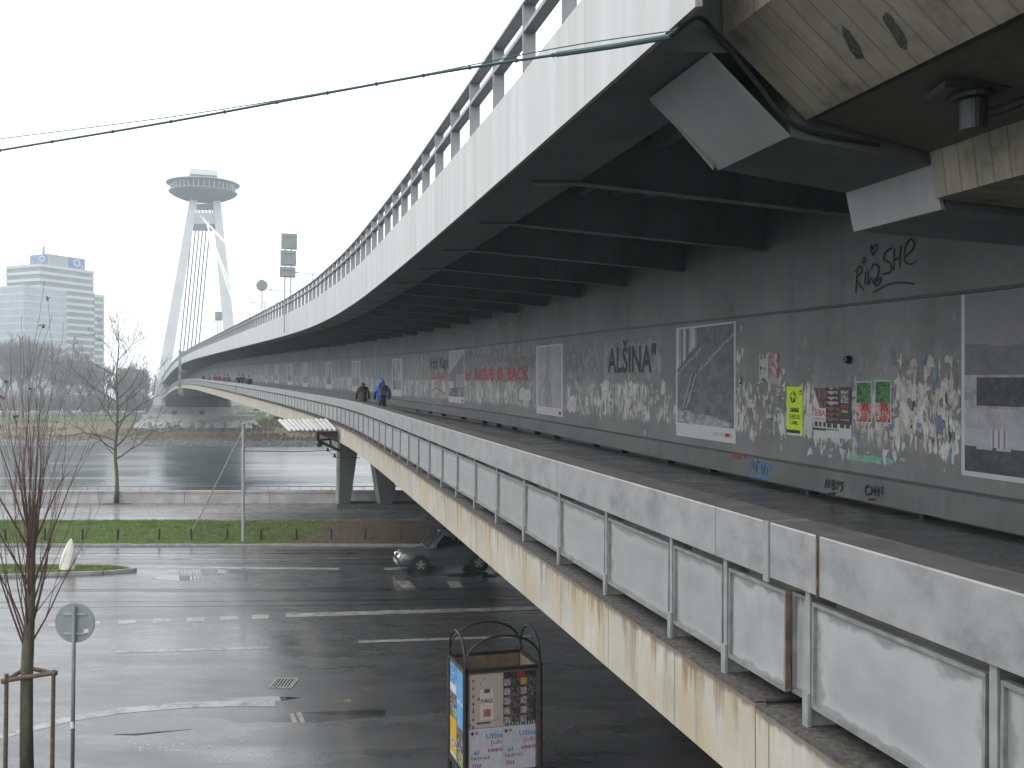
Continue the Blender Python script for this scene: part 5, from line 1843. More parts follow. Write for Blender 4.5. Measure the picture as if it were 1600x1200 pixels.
# torn scraps that stand out: ragged sheets
def ragged(name, label, rect, col, seed, n=26, e=.005, group=None):
    random.seed(seed)
    fn = wmap(rect, e)
    mb = MB()
    n = max(n, int(abs(rect[1] - rect[0]) / .18))
    lo_, hi_ = [], []
    for k in range(n + 1):
        e_ = 0.0 if 0 < k < n else random.uniform(.1, .3)
        lo_.append(random.uniform(0, .2) + e_); hi_.append(1 - random.uniform(0, .26) - e_)
    for k in range(n):
        m1, m2 = (lo_[k] + hi_[k]) / 2, (lo_[k + 1] + hi_[k + 1]) / 2
        a0, a1 = k / n, (k + 1) / n
        mb.poly([fn(a0, lo_[k]), fn(a1, lo_[k + 1]), fn(a1, m2), fn(a0, m1)])
        mb.poly([fn(a0, m1), fn(a1, m2), fn(a1, hi_[k + 1]), fn(a0, hi_[k])])
    o = mb.build(name, col)
    tag(o, label, 'poster scrap', group)
    return o
MT['paper_grey'] = plain('crumpled_grey_paper', (0.27, 0.272, 0.275), 0.7, 0.4, 3.2, bump=0.4)
MT['paper_grey2'] = plain('faded_grey_paper', (0.235, 0.24, 0.24), 0.7, 0.4, 4.5, bump=0.4)
MT['paper_mint'] = plain('mint_paper', (0.2, 0.42, 0.33), 0.7, 0.2, 6)
MT['paper_white'] = plain('white_paper_scrap', (0.5, 0.5, 0.49), 0.7, 0.25, 9)
ragged('torn_poster', 'torn strip of mint green paper low on the wall', wall_rect(1322, 1396, 705, 719), 'paper_mint', 3)
t1 = ragged('torn_poster', 'torn grey poster with black capital letters left of the hillside poster', wall_rect(944, 1036, 527, 600), 'paper_grey', 4)
t2 = ragged('torn_poster', 'faded torn grey poster with pale letters right of the spire poster', wall_rect(882, 938, 535, 598), 'paper_grey2', 5)
t3 = ragged('torn_poster', 'torn grey poster with dark lettering left of the building poster', wall_rect(666, 701, 553, 596), 'paper_grey', 6)
t4 = ragged('torn_poster', 'torn grey poster behind the red graffiti', wall_rect(727, 822, 548, 600), 'paper_grey2', 8)
def wall_text(txt, px0, px1, pt, pb, mat, parent, e=.011):
    fn = wmap(wall_rect(px0, px1, pt, pb), e)
    me = text_mesh(txt, 'lettering', mat, .03)
    warp(me, fn)
    return link('lettering', me, parent)
wall_text('ALŠINA"', 950, 1026, 534, 583, 'ink', t1)
wall_text('LCIA', 885, 913, 545, 581, 'ink_pale', t2)
wall_text('Irish Kapi', 672, 701, 559, 582, 'ink', t3)
wall_text('NARODNE', 795, 836, 558, 577, 'ink_pale', t4)
wall_text('es  TaGUE  IS  BACK', 727, 827, 577, 594, 'ink_red', wall, .014)
for i, (x0, y0, x1, y1) in enumerate(((1336, 587, 1338, 600), (1257, 640, 1270, 684), (945, 590, 952, 608), (1033, 592, 1040, 618), (915, 617, 920, 637), (928, 622, 931, 633), (752, 604, 755, 622), (777, 605, 780, 622), (888, 616, 901, 645), (811, 604, 830, 627))):
    o = ragged('paper_scrap', ['narrow white scrap above the left green and red poster', 'white flyer scrap right of the yellow poster', 'white paper scrap at the left edge of the lettered torn poster', 'white note right of the lettered torn poster', 'narrow white scrap right of the spire poster, left of two', 'narrow white scrap right of the spire poster, right of two', 'narrow white scrap under the red graffiti, left of two', 'narrow white scrap under the red graffiti, right of two', 'white flyer scrap low on the wall right of the spire poster', 'white scrap under the end of the red graffiti'][i], wall_rect(x0, x1, y0, y1), 'paper_white', 20 + i, 8, .0085)
# small overlapping shreds of old bills
random.seed(123)
MT['shred_a'] = MT['paper_white']; MT['shred_b'] = plain('cream_shred', (.44, .42, .36), .7, .2, 9); MT['shred_c'] = plain('blue_shred', (.16, .22, .33), .7, .3, 9); MT['shred_d'] = plain('dark_shred', (.05, .05, .055), .7, .3, 9); MT['shred_e'] = plain('red_shred', (.33, .10, .09), .7, .3, 9); MT['shred_f'] = plain('wall_grey_shred', (.2, .205, .2), .7, .2, 6)
shr = {k: MB() for k in 'abcdef'}
zones = [(1152, 1230, 598, 655, 70), (1256, 1272, 640, 690, 12), (1330, 1500, 600, 690, 210), (1280, 1345, 680, 712, 26), (1395, 1500, 560, 600, 26), (948, 1042, 610, 655, 70), (882, 940, 600, 650, 30), (640, 700, 590, 615, 26), (728, 835, 598, 625, 44), (1155, 1230, 545, 600, 12), (1160, 1500, 690, 716, 22)]
for (x0, x1, y0, y1, cnt) in zones:
    for k in range(cnt):
        x = random.uniform(x0, x1); y = random.uniform(y0, y1)
        # rows are given for the middle of the zone: keep the strip parallel to the wall
        Yc, dc_ = wall_px((x0 + x1) / 2, y)
        Yw = station_px(x, WOFF)
        w_ = random.uniform(.03, .2); h_ = random.uniform(.04, .34)
        e_ = random.uniform(.0055, .0066)
        n_ = 7
        pts_ = []
        for q_ in range(n_):
            an = 2 * math.pi * q_ / n_
            rr_ = random.uniform(.3, 1.35)
            pts_.append(bp(Yw + math.cos(an) * w_ / 2 * rr_, WOFF - e_, dc_ + math.sin(an) * h_ / 2 * rr_))
        shr[random.choices('abcdef', (40, 26, 5, 3, .6, 24))[0]].poly(pts_)
for k, m_ in shr.items():
    m_.build('paper_shreds', 'shred_' + k, wall)['kind'] = 'stuff'
# hand drawn graffiti as flat strokes
def strokes(name, lines, px0, px1, pt, pb, w, mat, parent, off=WOFF, e=.012, rect=None):
    Ya, Yb_, d0, d1 = rect or wall_rect(px0, px1, pt, pb)
    L = abs(Yb_ - Ya) * 1.03; Hh = d1 - d0
    for ln in lines:
        mb = MB()
        P2 = [Vector((a * L, b * Hh)) for a, b in ln]
        sm = []
        for i in range(len(P2) - 1):
            a = P2[max(i - 1, 0)]; b = P2[i]; c = P2[i + 1]; d = P2[min(i + 2, len(P2) - 1)]
            for k in range(5):
                t_ = k / 5
                sm.append(.5 * ((2 * b) + (c - a) * t_ + (2 * a - 5 * b + 4 * c - d) * t_ * t_ + (-a + 3 * b - 3 * c + d) * t_ ** 3))
        sm.append(P2[-1])
        prev = None
        for i, p in enumerate(sm):
            t_ = (sm[min(i + 1, len(sm) - 1)] - sm[max(i - 1, 0)])
            t_ = t_.normalized() if t_.length > 1e-6 else Vector((1, 0))
            nn_ = Vector((-t_.y, t_.x)) * w / 2
            pair = []
            for q in (p + nn_, p - nn_):
                pair.append(bp(Ya + (Yb_ - Ya) * (q.x / L), off - e, d0 + q.y))
            if prev:
                mb.poly([prev[0], prev[1], pair[1], pair[0]])
            prev = pair
        mb.build('graffiti_stroke', mat, parent)
she = [[(.03, .05), (.06, .55)], [(.02, .5), (.1, .62), (.14, .5), (.05, .36), (.12, .18), (.18, .08)], [(.2, .48), (.19, .2)], [(.14, .72), (.18, .78), (.2, .7), (.15, .68), (.14, .72)],
       [(.25, .5), (.24, .2), (.3, .32), (.35, .18), (.42, .5), (.34, .6), (.3, .5)], [(.3, .92), (.33, .8), (.4, .95), (.36, 1.0), (.33, .92), (.3, 1.0), (.28, .93), (.33, .8)],
       [(.62, .86), (.53, .8), (.5, .66), (.6, .55), (.6, .38), (.48, .36)], [(.66, .84), (.65, .4)], [(.76, .88), (.74, .42)], [(.65, .6), (.76, .64)], [(.82, .62), (.95, .78), (.92, .95), (.83, .85), (.82, .55), (.92, .46), (1.0, .52)],
       [(.38, .12), (.34, .25), (.38, .3), (.4, .24), (.44, .3), (.45, .22), (.38, .12)], [(.32, .0), (.55, .12), (.75, .13), (.97, .06)]]
strokes('graffiti', she, 1335, 1434, 390, 462, .035, 'ink', wall)
strokes('graffiti', [[(0, .1), (.1, .9), (.2, .2), (.3, .9)], [(.4, .1), (.42, .9), (.55, .7), (.42, .5), (.56, .3), (.4, .1)], [(.65, .2), (.7, .9), (.8, .6)], [(1, .9), (.85, .75), (.98, .4), (.84, .1)], [(.2, -.3), (.6, -.15), (.4, -.45), (.8, -.4)]], 1309, 1338, 746, 764, .03, 'ink', ledge, WOFF - .235)
strokes('graffiti', [[(.25, .8), (.05, .6), (.1, .2), (.3, .3)], [(.35, .2), (.4, .7), (.5, .5), (.36, .45)], [(.6, .9), (.58, .2)], [(.58, .5), (.75, .6)], [(.78, .9), (.74, .2)], [(.95, .9), (.93, .35)], [(.92, .15), (.93, .1)], [(.2, -.1), (.6, 0)]], 1372, 1402, 752, 776, .03, 'ink', ledge, WOFF - .235)
strokes('graffiti', [[(0, .2), (.1, .9), (.2, .5), (.05, .5)], [(.3, .1), (.35, .9), (.5, .6)], [(.55, .8), (.6, .1), (.75, .9)], [(.8, .1), (.85, .8), (1, .5)], [(.05, -.2), (.9, -.1)]], 1188, 1222, 716, 738, .05, 'ink_blue', ledge, WOFF - .235)
strokes('graffiti', [[(0, .2), (.2, .9), (.3, .3), (.5, .8)], [(.6, .2), (.7, .8), (.9, .4)]], 1160, 1185, 706, 718, .03, 'ink_red', ledge, WOFF - .235)
strokes('graffiti', [[(0, .3), (.15, .9), (.3, .4), (.1, .2)], [(.4, .9), (.45, .3), (.6, .8)], [(.7, .2), (.8, .9), (1, .6)], [(.2, 0), (.7, .05), (.9, -.1)]], 586, 604, 571, 592, .09, 'ink_blue', wall)
strokes('graffiti', [[(.0, .1), (.2, .8), (.35, .2), (.5, .9), (.6, .2)], [(.1, .5), (.8, .6)], [(.65, .1), (.75, .8), (1, .4)], [(.1, -.2), (.4, .0), (.8, -.3)]], 671, 702, 577, 606, .07, 'ink_red', wall)
strokes('graffiti', [[(.02, 0), (.02, .7), (.1, .95), (.22, .9)], [(.32, 0), (.33, 1)], [(.58, .95), (.72, .9), (.78, .6), (.78, .1)], [(1.0, .95), (.92, .7), (.9, .1)]], 719, 800, 519, 545, .06, 'ink_white_wall', wall)
strokes('graffiti', [[(0, .9), (.1, .2), (.2, .95), (.3, .1)], [(.35, .9), (.5, .3), (.6, .9), (.62, .05)], [(.75, .1), (.8, .95), (1, .5)]], 641, 664, 560, 600, .08, 'paper_white', wall)
# lamp hole on the wall
q = bp(*([station_px(1328, WOFF)]), WOFF - .004, wall_px(1328, 562)[1])
nW = st(18)[2]
mb = MB(); mb.tube([q, q - nW * .09], [.075, .06], 10); mb.build('wall_stub', 'black', wall)

# ------------------------------------------------------------------ advertising kiosk under the walkway
kc = Vector((-.86, 18.75, .05))
yaw = R(17)
root = empty('poster_kiosk', tuple(kc), yaw)
KW, KD, KH = 1.45, 1.22, 2.36
MT['kiosk_frame'] = plain('kiosk_dark_steel', (0.02, 0.019, 0.019), 0.45, 0.3, 8)
MT['kiosk_rust'] = plain('kiosk_trim', (0.12, 0.085, 0.06), 0.6, 0.3, 8)
for (x, y) in ((0, 0), (KW, 0), (KW, KD), (0, KD)):
    m = MB(); m.tube([(x, y, 0), (x, y, KH + .04)], .045, 10); m.build('corner_post', 'kiosk_frame', root)
def hoop(a, b):
    a, b = Vector(a), Vector(b)
    pts = []
    for k in range(21):
        an = math.pi * k / 20
        q = (a + b) / 2 + (a - b) / 2 * math.cos(an)
        pts.append(q + Vector((0, 0, .56 * math.sin(an) ** .8)))
    m = MB(); m.tube(pts, .022, 8); m.build('hoop', 'kiosk_frame', root)
cz = KH + .03
hoop((0, 0, cz), (KW, 0, cz)); hoop((0, KD, cz), (KW, KD, cz)); hoop((0, 0, cz), (0, KD, cz)); hoop((KW, 0, cz), (KW, KD, cz))
sides = [((0, 0), (KW, 0)), ((KW, 0), (KW, KD)), ((KW, KD), (0, KD)), ((0, KD), (0, 0))]
for (a, b) in sides:
    a, b = Vector((*a, 0)), Vector((*b, 0))
    d = (b - a).normalized(); nn = Vector((d.y, -d.x, 0))
    L = (b - a).length
    M = frame(a, d, nn, (0, 0, 1))
    m = MB(); m.box(.05, L - .05, -.03, -.005, .45, KH - .02, M); bo = m.build('display_board', 'ply', root)
    m = MB(); m.box(.03, L - .03, -.035, .025, KH - .05, KH + .01, M); m.build('top_rail', 'kiosk_frame', bo)
    m = MB(); m.box(.03, L - .03, -.035, .025, .38, .44, M); m.build('bottom_rail', 'kiosk_frame', bo)
tag(root, 'four sided poster kiosk with metal hoops on the footway under the bridge', 'kiosk')
Mk = Matrix.Translation(kc) @ Matrix.Rotation(yaw, 4, 'Z')
def kmap(o_, d_, a0, a1, z0, z1, e):
    o_ = Vector((*o_, 0)); d_ = Vector((*d_, 0)).normalized(); nn = Vector((d_.y, -d_.x, 0))
    return lambda a, b: Mk @ (o_ + d_ * (a0 + (a1 - a0) * a) + nn * e + Vector((0, 0, z0 + (z1 - z0) * b)))
def kposter(label, o_, d_, a0, a1, z0, z1, art, nx, ny, texts=(), e=.004):
    fn = kmap(o_, d_, a0, a1, z0, z1, e)
    o = link('kiosk_poster', print_mesh('kiosk_poster', None, art, nx, ny, fn=fn))
    tag(o, label, 'poster')
    for (txt, u0, u1, v0, v1, mat) in texts:
        f2 = kmap(o_, d_, a0 + (a1 - a0) * u0, a0 + (a1 - a0) * u1, z0 + (z1 - z0) * v0, z0 + (z1 - z0) * v1, e + .004)
        link('lettering', warp(text_mesh(txt, 'lettering', mat), f2), o)
    return o
def art_tools(u, v):
    if .3 < u < .7 and .14 < v < .72:
        if .4 < u < .62 and .2 < v < .34: return (.32, .1, .1) if fb(u * 9, v * 9) > .4 else (.42, .2, .18)
        if .42 < u < .6 and .64 < v < .71: return (.06, .06, .06)
        return (.52, .48, .44)
    if fb(u * 9, v * 11) > .86 or (abs(u - .1) < .03 and (v * 7) % 1 < .4) or (.2 < u < .62 and .08 < v < .1): return (.06, .05, .06)
    return (.4, .355, .32)
def art_grid(u, v):
    if v < .05: return (.35, .35, .36) if (u * 12) % 1 < .5 else (.03, .03, .03)
    if v > .9: return (.25, .03, .04) if .4 < u < .65 else (.03, .025, .025)
    cu, cv = u * 4, v * 5.5
    if int(cu) in (0, 2) and .1 < cu % 1 < .85 and .15 < cv % 1 < .85:
        if int(cu) == 2 and int(cv) == 4: return (.45, .26, .02)
        return grey(.1 + .35 * fb(u * 22, v * 22), (1.1, .95, .95))
    return (.035, .03, .03) if fb(u * 26, v * 26) < .62 else (.14, .12, .12)
def art_season(u, v):
    if ((u - .1) / .05) ** 2 + ((v - .9) / .037) ** 2 < 1: return (.05, .05, .05)
    if ((u - .23) / .05) ** 2 + ((v - .9) / .037) ** 2 < 1: return (.45, .1, .16)
    if u < .2 and fb(u * 20, v * 50) > .66: return (.38, .4, .44)
    return grey(.43 + .08 * fb(u * 6, v * 6), (.98, .99, 1.07))
ztop = KH - .09
zmid = 1.28
tx = [('Užite', .5, 1.0, .76, .88, 'ink_blue'), ('jub', .63, .98, .59, .72, 'ink_brown'), ('sezó', .55, 1.0, .45, .55, 'ink_purple'), ('si', .14, .3, .42, .53, 'ink_blue'), ('lejnú', .06, .6, .27, .39, 'ink_brown'), ('nu', .1, .34, .12, .21, 'ink_purple')]
F_ = ((0, 0), (1, 0))
kposter('pale poster with black tool shapes and a pink cake on the kiosk front', *F_, .09, .73, zmid, ztop, art_tools, 40, 56, [('POŇAZE', .33, .68, .46, .56, 'ink')])
kposter('dark programme poster with small pictures on the kiosk front', *F_, .735, 1.37, zmid, ztop, art_grid, 44, 56)
kposter('white poster with coloured words on the kiosk front, lower left', *F_, .075, .715, .46, zmid - .01, art_season, 40, 48, tx)
kposter('white poster with coloured words on the kiosk front, lower right', *F_, .72, 1.355, .46, zmid - .01, art_season, 40, 48, tx, .008)
S_ = ((0, KD), (0, -1))
def art_blue(u, v):
    return (.05, .2, .42) if fb(u * 6, v * 9) < .7 else (.3, .45, .6)
def art_black(u, v):
    if u > .3 and v < .45 and fb(u * 6, v * 9) > .6: return (.35, .42, .04)
    return (.03, .03, .03) if fb(u * 12, v * 14) < .62 else (.3, .3, .3)
def art_ylw(u, v):
    if v < .08: return (.5, .5, .48)
    if .26 < v < .42: return (.45, .42, .38) if fb(u * 12, v * 20) > .45 else (.05, .05, .05)
    return (.50, .30, .01)
MT['print_b'] = MT['print']
kposter('blue and black poster on the kiosk side, upper left', *S_, .08, .58, 1.72, ztop, lambda u, v: art_blue(u, v) if v > .3 else (.5, .5, .5), 24, 24)
kposter('black poster on the kiosk side below the small blue one', *S_, .08, .58, 1.25, 1.71, art_black, 24, 28)
kposter('yellow poster on the lower left of the kiosk side', *S_, .08, .58, .5, 1.24, art_ylw, 24, 36)
kposter('tall light blue poster on the right of the kiosk side', *S_, .6, 1.1, 1.2, ztop - .02, lambda u, v: (.09, .30, .55) if not (.4 < v < .46 and fb(u * 9, v * 20) > .4) else (.5, .5, .5), 24, 44)
kposter('black poster with a green blot on the lower right of the kiosk side', *S_, .6, 1.1, .45, 1.19, art_black, 24, 36)

# ------------------------------------------------------------------ vehicles
def paint(name, col, rough=.3):
    s = NT(name)
    s.fin(col, rough, 0.3, .5)
    s.b.inputs['Coat Weight'].default_value = .5
    s.b.inputs['Coat Roughness'].default_value = .08
    return s.m
MT['car_green'] = paint('grey_green_car_paint', (0.105, 0.115, 0.112))
MT['car_low'] = paint('dark_sill_paint', (0.09, 0.1, 0.1), .4)
MT['tyre'] = plain('tyre_rubber', (0.02, 0.02, 0.02), .8)
MT['rim'] = plain('alloy_rim', (0.4, 0.4, 0.4), .35, .1, 9, metal=.6)
MT['car_glass'] = plain('car_glass', (0.012, 0.016, 0.018), .06, .2, 2, spec=.7)
s = NT('headlamp_lit'); s.fin((.8, .75, .65), .2); s.b.inputs['Emission Color'].default_value = (1, .78, .5, 1); s.b.inputs['Emission Strength'].default_value = 2.6; MT['headlamp'] = s.m
MT['lamp_clear'] = plain('lamp_clear', (.45, .46, .46), .12, .1, 9)
LOW = [(-2.20, .66, .44, .64), (-2.14, .76, .34, .74), (-2.02, .81, .29, .84), (-1.75, .845, .27, .90), (-1.3, .865, .26, .955), (-.8, .87, .26, 1.0), (-.4, .87, .26, 1.02), (.9, .87, .26, 1.04), (1.7, .865, .27, 1.05), (2.05, .84, .32, 1.03), (2.2, .78, .42, .96)]
GRN = [(-1.06, .80, .98, .79, 1.0), (-.68, .81, 1.0, .71, 1.33), (-.28, .82, 1.01, .65, 1.63), (.1, .82, 1.02, .66, 1.675), (1.2, .82, 1.03, .66, 1.675), (1.9, .81, 1.03, .64, 1.63), (2.16, .79, 1.02, .72, 1.08)]
def car_low_mesh():
    mb = MB()
    for (x, hw, zb, zt__) in LOW:
        zm = zb + (zt__ - zb) * .55
        half = [(hw * .86, zb), (hw * .97, zb + .1), (hw, zm), (hw * .965, zt__ - .07), (hw * .86, zt__), (hw * .4, zt__ + .025)]
        ring = half + [(-a, b) for a, b in half[::-1]]
        mb.v += [(x, a, b) for a, b in ring]
    n = 12
    for k in range(len(LOW) - 1):
        for j in range(n):
            a = k * n + j; b = k * n + (j + 1) % n
            mb.face((a, b, b + n, a + n))
    mb.face(list(range(n))); mb.face([(len(LOW) - 1) * n + j for j in range(n)][::-1])
    return mb
def car_grn_mesh():
    mb = MB()
    for (x, hb, zb, ht, zt__) in GRN:
        ring = [(hb, zb), (ht + (hb - ht) * .08, zt__ - .05 * (zt__ > 1.2)), (ht * .85, zt__), (0, zt__ + .015), (-ht * .85, zt__), (-ht - (hb - ht) * .08, zt__ - .05 * (zt__ > 1.2)), (-hb, zb)]
        mb.v += [(x, a, b) for a, b in ring]
    n = 7
    for k in range(len(GRN) - 1):
        for j in range(n - 1):
            a = k * n + j
            mb.face((a, a + 1, a + n + 1, a + n))
    return mb
def grn_side(x, t, s_, out=.008):
    g = [np.interp(x, [q[0] for q in GRN], [q[i] for q in GRN]) for i in (1, 2, 3, 4)]
    y = g[0] + (g[2] - g[0]) * t; z = g[1] + (g[3] - .04 - g[1]) * t
    return Vector((x, s_ * (y + out), z + out * .3))
car = empty('station_wagon', (0, 0, 0))
lo = car_low_mesh().build('body', 'car_green', car, smooth=True)
car_grn_mesh().build('roof', 'car_green', car, smooth=True)
for s_ in (-1, 1):
    for (x0, x1, x0t, x1t) in ((-.76, .30, -.27, .30), (.38, 1.18, .38, 1.16), (1.25, 1.98, 1.23, 1.84)):
        m = MB(); m.poly([grn_side(x0, .10, s_), grn_side(x1, .10, s_), grn_side(x1t, .9, s_), grn_side(x0t, .9, s_)]); m.build('side_window', 'car_glass', car)
    m = MB(); m.tube([grn_side(-.1, 1.02, s_, 0) + Vector((0, -s_ * .06, .05)), grn_side(1.6, 1.02, s_, 0) + Vector((0, -s_ * .06, .05))], .022, 6); m.build('roof_rail', 'black', car)
    m = MB(); m.box(-2.15, 2.12, .872 * s_ - .004, .872 * s_ + .006, .36, .52); 
    m = MB(); m.box(-.95, .95, .865 * s_ - .01 * s_, .865 * s_ + .012 * s_, .29, .5); m.build('sill', 'car_low', lo)
    m = MB(); m.box(-.80, -.62, s_ * .90 - .07, s_ * .90 + .07, 1.03, 1.16); m.build('mirror', 'car_green', car)
    for xx in (.16, 1.02):
        m = MB(); m.box(xx, xx + .14, s_ * .872 - .012, s_ * .872 + .014, .90, .935); m.build('door_handle', 'car_low', lo)
    for xx in (-.82, .34, 1.2):
        m = MB(); m.box(xx - .006, xx + .006, s_ * .871 - .004, s_ * .871 + .003, .45, .99); m.build('door_seam', 'black', lo)
m = MB(); m.poly([(-1.0, -.70, 1.03), (-1.0, .70, 1.03), (-.34, .57, 1.59), (-.34, -.57, 1.59)]); ws = m.build('windscreen', 'car_glass', car); ws.location = (-.03, 0, .025)
m = MB(); m.poly([(2.15, .66, 1.12), (2.15, -.66, 1.12), (1.94, -.57, 1.56), (1.94, .57, 1.56)]); rw = m.build('rear_window', 'car_glass', car); rw.location = (.02, 0, .015)
m = MB(); m.box(-2.225, -2.15, -.34, .34, .58, .75); m.build('grille', 'black', lo)
m = MB(); m.box(-2.26, -2.1, -.74, .74, .36, .53); m.build('bumper', 'car_green', lo)
m = MB(); m.box(-2.268, -2.255, -.26, .26, .39, .49); m.build('number_plate', 'white', lo)
for s_ in (-1, 1):
    m = MB(); m.hexa([(-2.2, s_ * .36, .6), (-2.03, s_ * .76, .6), (-1.98, s_ * .76, .6), (-2.1, s_ * .36, .6), (-2.16, s_ * .36, .77), (-1.99, s_ * .77, .8), (-1.95, s_ * .77, .8), (-2.05, s_ * .36, .77)])
    m.build('headlight', 'lamp_clear', lo)
    m = MB(); m.tube([(-2.165, s_ * .47, .69), (-2.195, s_ * .45, .69)], .062, 14); m.build('lamp', 'headlamp', lo)
    m = MB(); m.box(2.0, 2.2, s_ * .8 - .05, s_ * .8 + .05, .7, 1.0); m.build('tail_light', 'ink_red', lo)
    for wx in (-1.3, 1.22):
        m = MB(); m.tube([(wx, s_ * .82, .345), (wx, s_ * .884, .345)], [.44, .42], 28); m.build('wheel_arch', 'joint', lo)
        m = MB(); m.tube([(wx, s_ * .70, .35), (wx, s_ * .73, .35), (wx, s_ * .885, .35), (wx, s_ * .905, .35)], [.325, .35, .35, .325], 28); wh = m.build('wheel', 'tyre', car, smooth=False)
        m = MB(); m.tube([(wx, s_ * .885, .35), (wx, s_ * .912, .35)], [.225, .215], 24); m.build('rim', 'car_low', wh)
        m = MB()
        for k in range(5):
            an = 2 * math.pi * k / 5 + .3
            c_, e_ = Vector((wx, s_ * .917, .35)), Vector((wx + .2 * math.cos(an), s_ * .917, .35 + .2 * math.sin(an)))
            m.tube([c_, e_], [.05, .038], 5)
        m.build('rim_spokes', 'rim', wh)
p0 = gp(657, 896); p1 = gp(751, 892)
d = (p0 - p1).normalized()
ang = math.atan2(d.y, d.x) - math.pi
mid = (p0 + p1) / 2
car.location = (mid.x - .2, mid.y + .85, 0.004)
car.rotation_euler = (0, 0, ang)
tag(car, 'grey green station wagon with lit headlamp driving out from under the walkway', 'car')
# far parked and passing cars: plain bodies, few pixels each
cl = car_low_mesh(); cg = car_grn_mesh()
def far_car_data(mat):
    me = bpy.data.meshes.new('far_car')
    off_ = len(cl.v); o2 = off_ + len(cg.v)
    v = cl.v + cg.v; f = cl.f + [tuple(i + off_ for i in q) for q in cg.f]
    w = MB()
    for wx in (-1.3, 1.22):
        for s_ in (-1, 1):
            w.tube([(wx, s_ * .72, .32), (wx, s_ * .9, .32)], .32, 10)
    f += [tuple(i + o2 for i in q) for q in w.f]; v = v + w.v
    me.from_pydata(v, [], f)
    for m_ in (mat, 'car_glass', 'tyre'): me.materials.append(MT[m_])
    nl, ng = len(cl.f), len(cg.f)
    for i, pl_ in enumerate(me.polygons):
        if i >= nl + ng: pl_.material_index = 2
        elif i >= nl:
            pl_.material_index = 0 if (i - nl) % 6 in (2, 3) and 6 <= (i - nl) else 1
    me.update()
    return me
MT['car_white'] = paint('white_car_paint', (.7, .7, .7)); MT['car_blue'] = paint('blue_car_paint', (.08, .17, .36)); MT['car_silver'] = paint('silver_car_paint', (.5, .52, .53)); MT['car_red'] = paint('red_car_paint', (.35, .05, .04))
fc = {k: far_car_data('car_' + k) for k in ('white', 'blue', 'silver', 'red')}
spots = [(3, 'white', 'white car at the left edge of the far road'), (22, 'silver', 'silver car on the far road below the glass office'), (55, 'silver', 'silver car on the far road right of the leftmost trees'), (88, 'silver', 'pale silver car on the far road left of the forked tree'), (116, 'white', 'white car on the far road right of the forked tree'), (163, 'silver', 'silver car on the far road left of the slender tree trunk'),
         (176, 'white', 'white car on the far road just left of the slender tree trunk'), (194, 'white', 'white car on the far road right of the slender tree trunk'), (206, 'blue', 'blue car on the far road left of the pylon'), (218, 'white', 'white car on the far road next to the pylon'), (400, 'white', 'white car on the far road right of the pylon'), (422, 'blue', 'blue car on the far road right of the pylon, under the walkway')]
for px, c, lab in spots:
    Y = 403.0
    o = link('passing_car', fc[c]); o.location = ((px - 800) / FOC * Y, Y, 1.3); o.rotation_euler = (0, 0, random.uniform(-.05, .05)); o.scale = (1.05, 1, 1.12)
    tag(o, lab, 'car', 'cars on the far road')
# yellow digger behind the canopy
root = empty('excavator', tuple(px_at(436, 356, .1)))
MT['digger'] = plain('digger_yellow', (.55, .36, .02), .5)
m = MB(); m.box(-1.2, 2.6, -1, 1, .9, 1.7); m.build('body', 'digger', root)
m = MB(); m.box(.1, 1.5, -.9, .4, 1.71, 3.0); m.build('cab', 'white', root)
m = MB(); m.hexa([(-1.9, -1.3, 0), (2.4, -1.3, 0), (2.4, 1.3, 0), (-1.9, 1.3, 0), (-1.6, -1.3, .85), (2.1, -1.3, .85), (2.1, 1.3, .85), (-1.6, 1.3, .85)]); m.build('tracks', 'black', root)
m = MB(); m.tube([(-.8, .5, 1.6), (-2.6, .5, 3.2), (-4.2, .5, 1.8)], [.3, .25, .2], 6); bm2 = m.build('arm', 'digger', root)
m = MB(); m.hexa([(-4.8, .1, .9), (-3.8, .1, .9), (-3.8, .9, .9), (-4.8, .9, .9), (-4.5, .1, 1.8), (-3.9, .1, 1.8), (-3.9, .9, 1.8), (-4.5, .9, 1.8)]); m.build('bucket', 'white', bm2)
tag(root, 'small yellow excavator on the far bank behind the canopy', 'excavator')

# ------------------------------------------------------------------ people on the walkway
def skin_mesh(name, vs_, es, mats, levels=1, root_i=0):
    me = bpy.data.meshes.new('tmp')
    me.from_pydata([v[:3] for v in vs_], es, [])
    o = bpy.data.objects.new('tmp', me); COL.objects.link(o)
    o.modifiers.new('s', 'SKIN')
    sv = me.skin_vertices[0].data
    for i, v in enumerate(vs_):
        r = v[3]
        sv[i].radius = r if isinstance(r, tuple) else (r, r)
        sv[i].use_root = (i == root_i)
    sm = o.modifiers.new('b', 'SUBSURF'); sm.levels = levels; sm.render_levels = levels
    dg = bpy.context.evaluated_depsgraph_get(); dg.update()
    out = bpy.data.meshes.new_from_object(o.evaluated_get(dg))
    bpy.data.objects.remove(o); bpy.data.meshes.remove(me)
    out.name = name
    out.materials.clear()
    for m_ in mats: out.materials.append(MT[m_])
    out.polygons.foreach_set('use_smooth', [True] * len(out.polygons))
    return out
MT['skin'] = plain('skin', (.42, .27, .2), .6, .1)
MT['trousers'] = plain('dark_trousers', (.05, .05, .06), .8, .3, 6)
MT['shoes'] = plain('shoes', (.03, .028, .026), .6)
for nm, c in (('blue', (.02, .115, .42)), ('brown', (.055, .042, .03)), ('black', (.016, .017, .02)), ('red', (.42, .02, .035)), ('olive', (.10, .085, .045)), ('grey', (.12, .12, .125)), ('navy', (.02, .026, .045))):
    MT['coat_' + nm] = plain('coat_' + nm, c, .7, .25, 5)
MT['hair'] = plain('hair', (.025, .018, .013), .7)
MT['pack_red'] = plain('backpack_red', (.17, .04, .035), .8, .3, 8)
